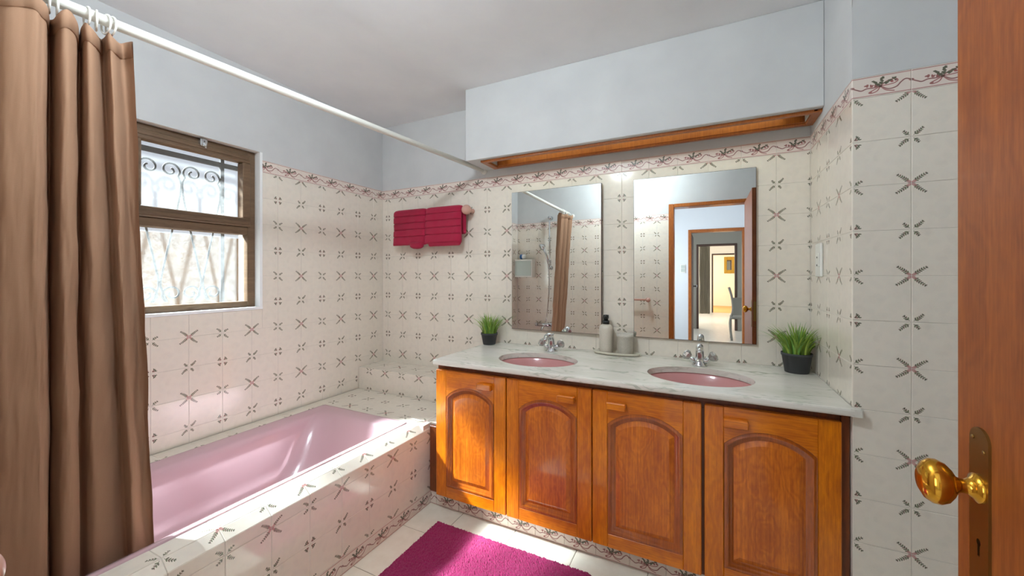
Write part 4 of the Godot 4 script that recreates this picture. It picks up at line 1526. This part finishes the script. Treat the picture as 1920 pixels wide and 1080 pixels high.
# ==================================================================== things on the opposite wall
func build_opposite_things() -> void:
	towel_rail("towel_rail", "empty pink ceramic towel rail beside the doorway, seen in a mirror", Vector3(1.50, EYE - 0.266, ZO), 0.205, -1.0, 0.054, 0.026, true)
	# shower rail with hand shower
	var s := thing("shower_set", "chrome shower rail with hand shower above the bath end", "shower", Vector3(0.47, 0, ZO))
	part(s, "rail", tube([Vector3(0, 1.36, -0.05), Vector3(0, 1.99, -0.05)], 0.010, 12), M.chrome)
	for y: float in [1.37, 1.985]:
		part(s, "rail_mount", tube([Vector3(0, y, -0.001), Vector3(0, y, -0.02), Vector3(0, y, -0.06)], [0.026, 0.02, 0.02], 16), M.chrome)
	part(s, "slider", box(Vector3(-0.02, 1.42, -0.085), Vector3(0.02, 1.47, -0.035), 0.006), M.chrome)
	var hs := part(s, "hand_shower", tube([Vector3(-0.005, 1.42, -0.08), Vector3(-0.02, 1.52, -0.10), Vector3(-0.05, 1.61, -0.12)], [0.011, 0.013, 0.015], 12), M.chrome)
	part(hs, "spray_head", tube([Vector3(-0.045, 1.645, -0.10), Vector3(-0.07, 1.625, -0.125), Vector3(-0.078, 1.618, -0.134)], [0.02, 0.042, 0.040], 18), M.chrome)
	var hose := smooth_path([Vector3(-0.005, 1.42, -0.08), Vector3(0.0, 1.25, -0.07), Vector3(-0.01, 1.0, -0.06), Vector3(-0.04, 0.74, -0.06), Vector3(-0.06, 0.70, -0.05)], 6)
	part(s, "hose", tube(hose, 0.007, 8), M.chrome)
	# bath mixer
	var m := thing("bath_mixer", "chrome bath mixer on the wall at the tap end of the bath", "tap", Vector3(0.40, 0.665, ZO))
	part(m, "body", tube([Vector3(-0.09, 0, -0.05), Vector3(0.09, 0, -0.05)], 0.022, 16), M.chrome)
	part(m, "spout", tube(smooth_path([Vector3(0, -0.01, -0.05), Vector3(0, -0.02, -0.10), Vector3(0, -0.05, -0.14)], 4), 0.013, 12), M.chrome)
	for e: float in [-1.0, 1.0]:
		part(m, "inlet", tube([Vector3(e * 0.07, 0, -0.001), Vector3(e * 0.07, 0, -0.05)], 0.018, 12), M.chrome)
		part(m, "handle", lathe([[0.0, 0.0], [0.02, 0.0], [0.026, 0.012], [0.022, 0.03], [0.0, 0.034]], 8), M.chrome, Transform3D(Basis(Vector3.BACK, -e * PI * 0.5), Vector3(e * 0.09, 0, -0.05)))
	# little wall cabinet
	var c := thing("shower_caddy", "small pale wall cabinet with glass front by the shower", "cabinet", Vector3(0.13, EYE - 0.02, ZO))
	part(c, "body", box(Vector3(-0.125, 0.0, -0.10), Vector3(0.125, 0.225, -0.002), 0.004), M.white_plastic)
	part(c, "front_panel", box(Vector3(-0.11, 0.018, -0.106), Vector3(0.11, 0.205, -0.10), 0.002), M.grey_box)
	var tub := thing("toiletry_bottle", "small blue and white bottle lying on the wall cabinet", "bottle", Vector3(0.10, EYE + 0.2055, ZO - 0.05))
	part(tub, "body", tube([Vector3(-0.04, 0.033, 0), Vector3(-0.036, 0.033, 0), Vector3(0.03, 0.033, 0), Vector3(0.036, 0.033, 0)], [0.026, 0.032, 0.032, 0.02], 16), M.white_plastic)
	part(tub, "label_band", tube([Vector3(-0.028, 0.033, 0), Vector3(0.004, 0.033, 0)], 0.0326, 16), M.blue_plastic)

# ==================================================================== rooms seen through the doorway in the mirror
func doorway_wall(called: String, label: String, z: float, th: float, x0: float, x1: float, head: float, mat: Material, casing: Material) -> void:
	var w := setting(called, label, "wall")
	slab(w, "masonry", Vector3(1.0, 0, z), Vector3(x0, CEIL, z + th), mat)
	slab(w, "masonry", Vector3(x1, 0, z), Vector3(3.5, CEIL, z + th), mat)
	slab(w, "masonry", Vector3(x0, head, z), Vector3(x1, CEIL, z + th), mat)
	slab(w, "casing", Vector3(x0 - 0.012, 0, z - 0.014), Vector3(x0 + 0.034, head + 0.012, z + th + 0.014), casing, 0.004)
	slab(w, "casing", Vector3(x1 - 0.034, 0, z - 0.014), Vector3(x1 + 0.012, head + 0.012, z + th + 0.014), casing, 0.004)
	slab(w, "casing", Vector3(x0 + 0.034, head - 0.034, z - 0.0135), Vector3(x1 - 0.034, head + 0.012, z + th + 0.0135), casing, 0.004)

func build_hall() -> void:
	var f := setting("floor_hall", "pale tiled floor of the hall and rooms beyond the doorway", "floor")
	slab(f, "slab", Vector3(0.9, -0.12, 2.42), Vector3(3.6, 0.0, 12.8), M.hall_floor)
	slab(f, "slab", Vector3(0.9, -0.12, 12.8), Vector3(3.9, 0.0, 16.3), M.terracotta)
	var c := setting("ceiling_hall", "white ceiling of the hall and rooms beyond the doorway", "ceiling")
	slab(c, "slab", Vector3(0.9, CEIL, 2.4), Vector3(3.9, CEIL + 0.15, 16.3), M.ceiling)
	var l := setting("wall_hall_left", "white side wall of the hall and rooms", "wall")
	slab(l, "masonry", Vector3(0.9, 0, 2.4), Vector3(1.0, CEIL, 16.3), M.hall_paint)
	var r := setting("wall_hall_right", "white side wall of the hall beyond the doorway", "wall")
	slab(r, "masonry", Vector3(3.5, 0, 2.4), Vector3(3.6, CEIL, 12.8), M.hall_paint)
	slab(r, "masonry", Vector3(3.8, 0, 12.8), Vector3(3.9, CEIL, 16.3), M.warm_paint)
	doorway_wall("wall_hall_end", "white hall wall with orange wooden casing, seen in the mirror", 4.7, 0.12, 2.02, 2.80, 2.0, M.hall_paint, M.wood_casing)
	doorway_wall("wall_bedroom_end", "grey wall with dark wooden door frame, seen in the mirror", 8.1, 0.12, 2.06, 2.88, 2.0, M.grey_paint, M.wood_dark)
	doorway_wall("wall_lounge_end", "pale wall with dark door frame deep in the mirror", 12.8, 0.12, 2.42, 3.3, 2.0, M.warm_paint, M.wood_dark)
	var e := setting("wall_far", "cream end wall with the gilt frame deep in the mirror", "wall")
	slab(e, "masonry", Vector3(0.9, 0, 16.2), Vector3(3.9, CEIL, 16.3), M.warm_paint)
	# unseen glowing windows, added to go with the room fill lights
	var added_wins := [[2, 3.5, 1.5, 1.3], [3, 6.4, 1.4, 1.3], [4, 10.2, 2.2, 1.4], [5, 14.2, 2.2, 1.4]]
	var names := ["the hall", "the room after the hall", "the lounge", "the farthest room"]
	for k in 4:
		var q: Array = added_wins[k]
		var wn := setting("window_%d" % q[0], "added unseen glowing window with white frame for %s" % names[k], "window")
		var zc: float = q[1]
		var hw: float = q[2] * 0.5
		var y0: float = 1.4 - q[3] * 0.5
		var y1: float = 1.4 + q[3] * 0.5
		slab(wn, "pane", Vector3(1.001, y0, zc - hw), Vector3(1.006, y1, zc + hw), M.added_pane_glow)
		for e3: float in [zc - hw, zc, zc + hw]:
			slab(wn, "frame_stile", Vector3(1.0, y0 - 0.04, e3 - 0.025), Vector3(1.035, y1 + 0.04, e3 + 0.025), M.white_plastic, 0.004)
		for e4: float in [y0 - 0.04, y1]:
			slab(wn, "frame_rail", Vector3(1.0, e4, zc - hw), Vector3(1.034, e4 + 0.04, zc + hw), M.white_plastic, 0.004)
	# hall switch
	var s := thing("hall_switch", "white double switch plate on the hall wall beside the casing", "switch", Vector3(1.93, EYE + 0.11, 4.7))
	part(s, "plate", box(Vector3(-0.04, -0.07, -0.010), Vector3(0.04, 0.07, -0.0005), 0.003), M.white_plastic)
	part(s, "rocker", box(Vector3(-0.03, -0.055, -0.014), Vector3(0.03, 0.0, -0.009), 0.002), M.grey_box)
	part(s, "rocker", box(Vector3(-0.03, 0.006, -0.014), Vector3(0.03, 0.055, -0.009), 0.002), M.grey_box)
	# dark door swung into the bedroom
	var d := thing("bedroom_door", "dark wooden door swung open behind the hall casing", "door", Vector3(2.03, 0, 4.84))
	part(d, "leaf", box(Vector3(-0.01, 0.006, 0.0), Vector3(0.028, 1.96, 0.78), 0.002), M.wood_dark)
	part(d, "knob", tube([Vector3(0.028, 1.08, 0.70), Vector3(0.06, 1.08, 0.70), Vector3(0.075, 1.08, 0.70), Vector3(0.09, 1.08, 0.70)], [0.01, 0.01, 0.026, 0.02], 14), M.chrome)
	# drapes in the lounge
	var dr := thing("lounge_drape", "pale floor-length drape beside the lounge opening", "curtain", Vector3(2.14, 0, 9.4))
	var rows := []
	for q in 9:
		var row := PackedVector3Array()
		for k in 61:
			row.append(Vector3(-0.06 + 0.26 * k / 60.0, 0.25 + 1.85 * q / 8.0, 0.03 * sin(k * 0.9) + 0.01 * sin(k * 2.3 + q)))
		rows.append(row)
	part(dr, "cloth", grid_mesh(rows), M.drape)
	part(dr, "pole", tube([Vector3(-0.2, 2.12, 0), Vector3(0.4, 2.12, 0)], 0.012, 10), M.wood_dark)
	for e2: float in [-0.1, 0.3]:
		part(dr, "pole_hanger", tube([Vector3(e2, 2.12, 0), Vector3(e2, CEIL, 0)], 0.006, 8), M.wood_dark)
	# gilt frame
	var g := thing("gilt_mirror", "ornate gilt square frame on the far cream wall", "mirror", Vector3(3.08, EYE + 0.42, 16.2))
	for q in [[-0.19, -0.34, -0.09, 0.34], [0.09, -0.34, 0.19, 0.34], [-0.09, 0.20, 0.09, 0.34], [-0.09, -0.34, 0.09, -0.20]]:
		part(g, "frame_side", box(Vector3(q[0], q[1], -0.05), Vector3(q[2], q[3], -0.001), 0.012), M.gilt)
	part(g, "glass", box(Vector3(-0.09, -0.20, -0.02), Vector3(0.09, 0.20, -0.002)), M.mirror)
	# tall curved chair
	var ch := thing("high_chair_back", "tall chair with curved grey back in the room beyond", "chair", Vector3(2.74, 0, 6.5))
	for x: float in [-0.03, 0.20]:
		part(ch, "back_post", tube(smooth_path([Vector3(x, 0.0, 0.0), Vector3(x - 0.03, 0.35, 0.02), Vector3(x + 0.02, 0.6, 0.02), Vector3(x, 0.85, 0.0), Vector3(x - 0.05, 1.04, -0.03)], 5), 0.022, 10), M.grey_paint)
	part(ch, "seat", box(Vector3(-0.05, 0.42, -0.02), Vector3(0.24, 0.47, 0.40), 0.015), M.grey_paint)
	part(ch, "back_panel", box(Vector3(-0.01, 0.50, -0.008), Vector3(0.19, 0.84, 0.012), 0.004), M.grey_paint)
	for x: float in [-0.03, 0.22]:
		part(ch, "leg", tube([Vector3(x, 0.0, 0.38), Vector3(x, 0.43, 0.38)], 0.018, 10), M.grey_paint)
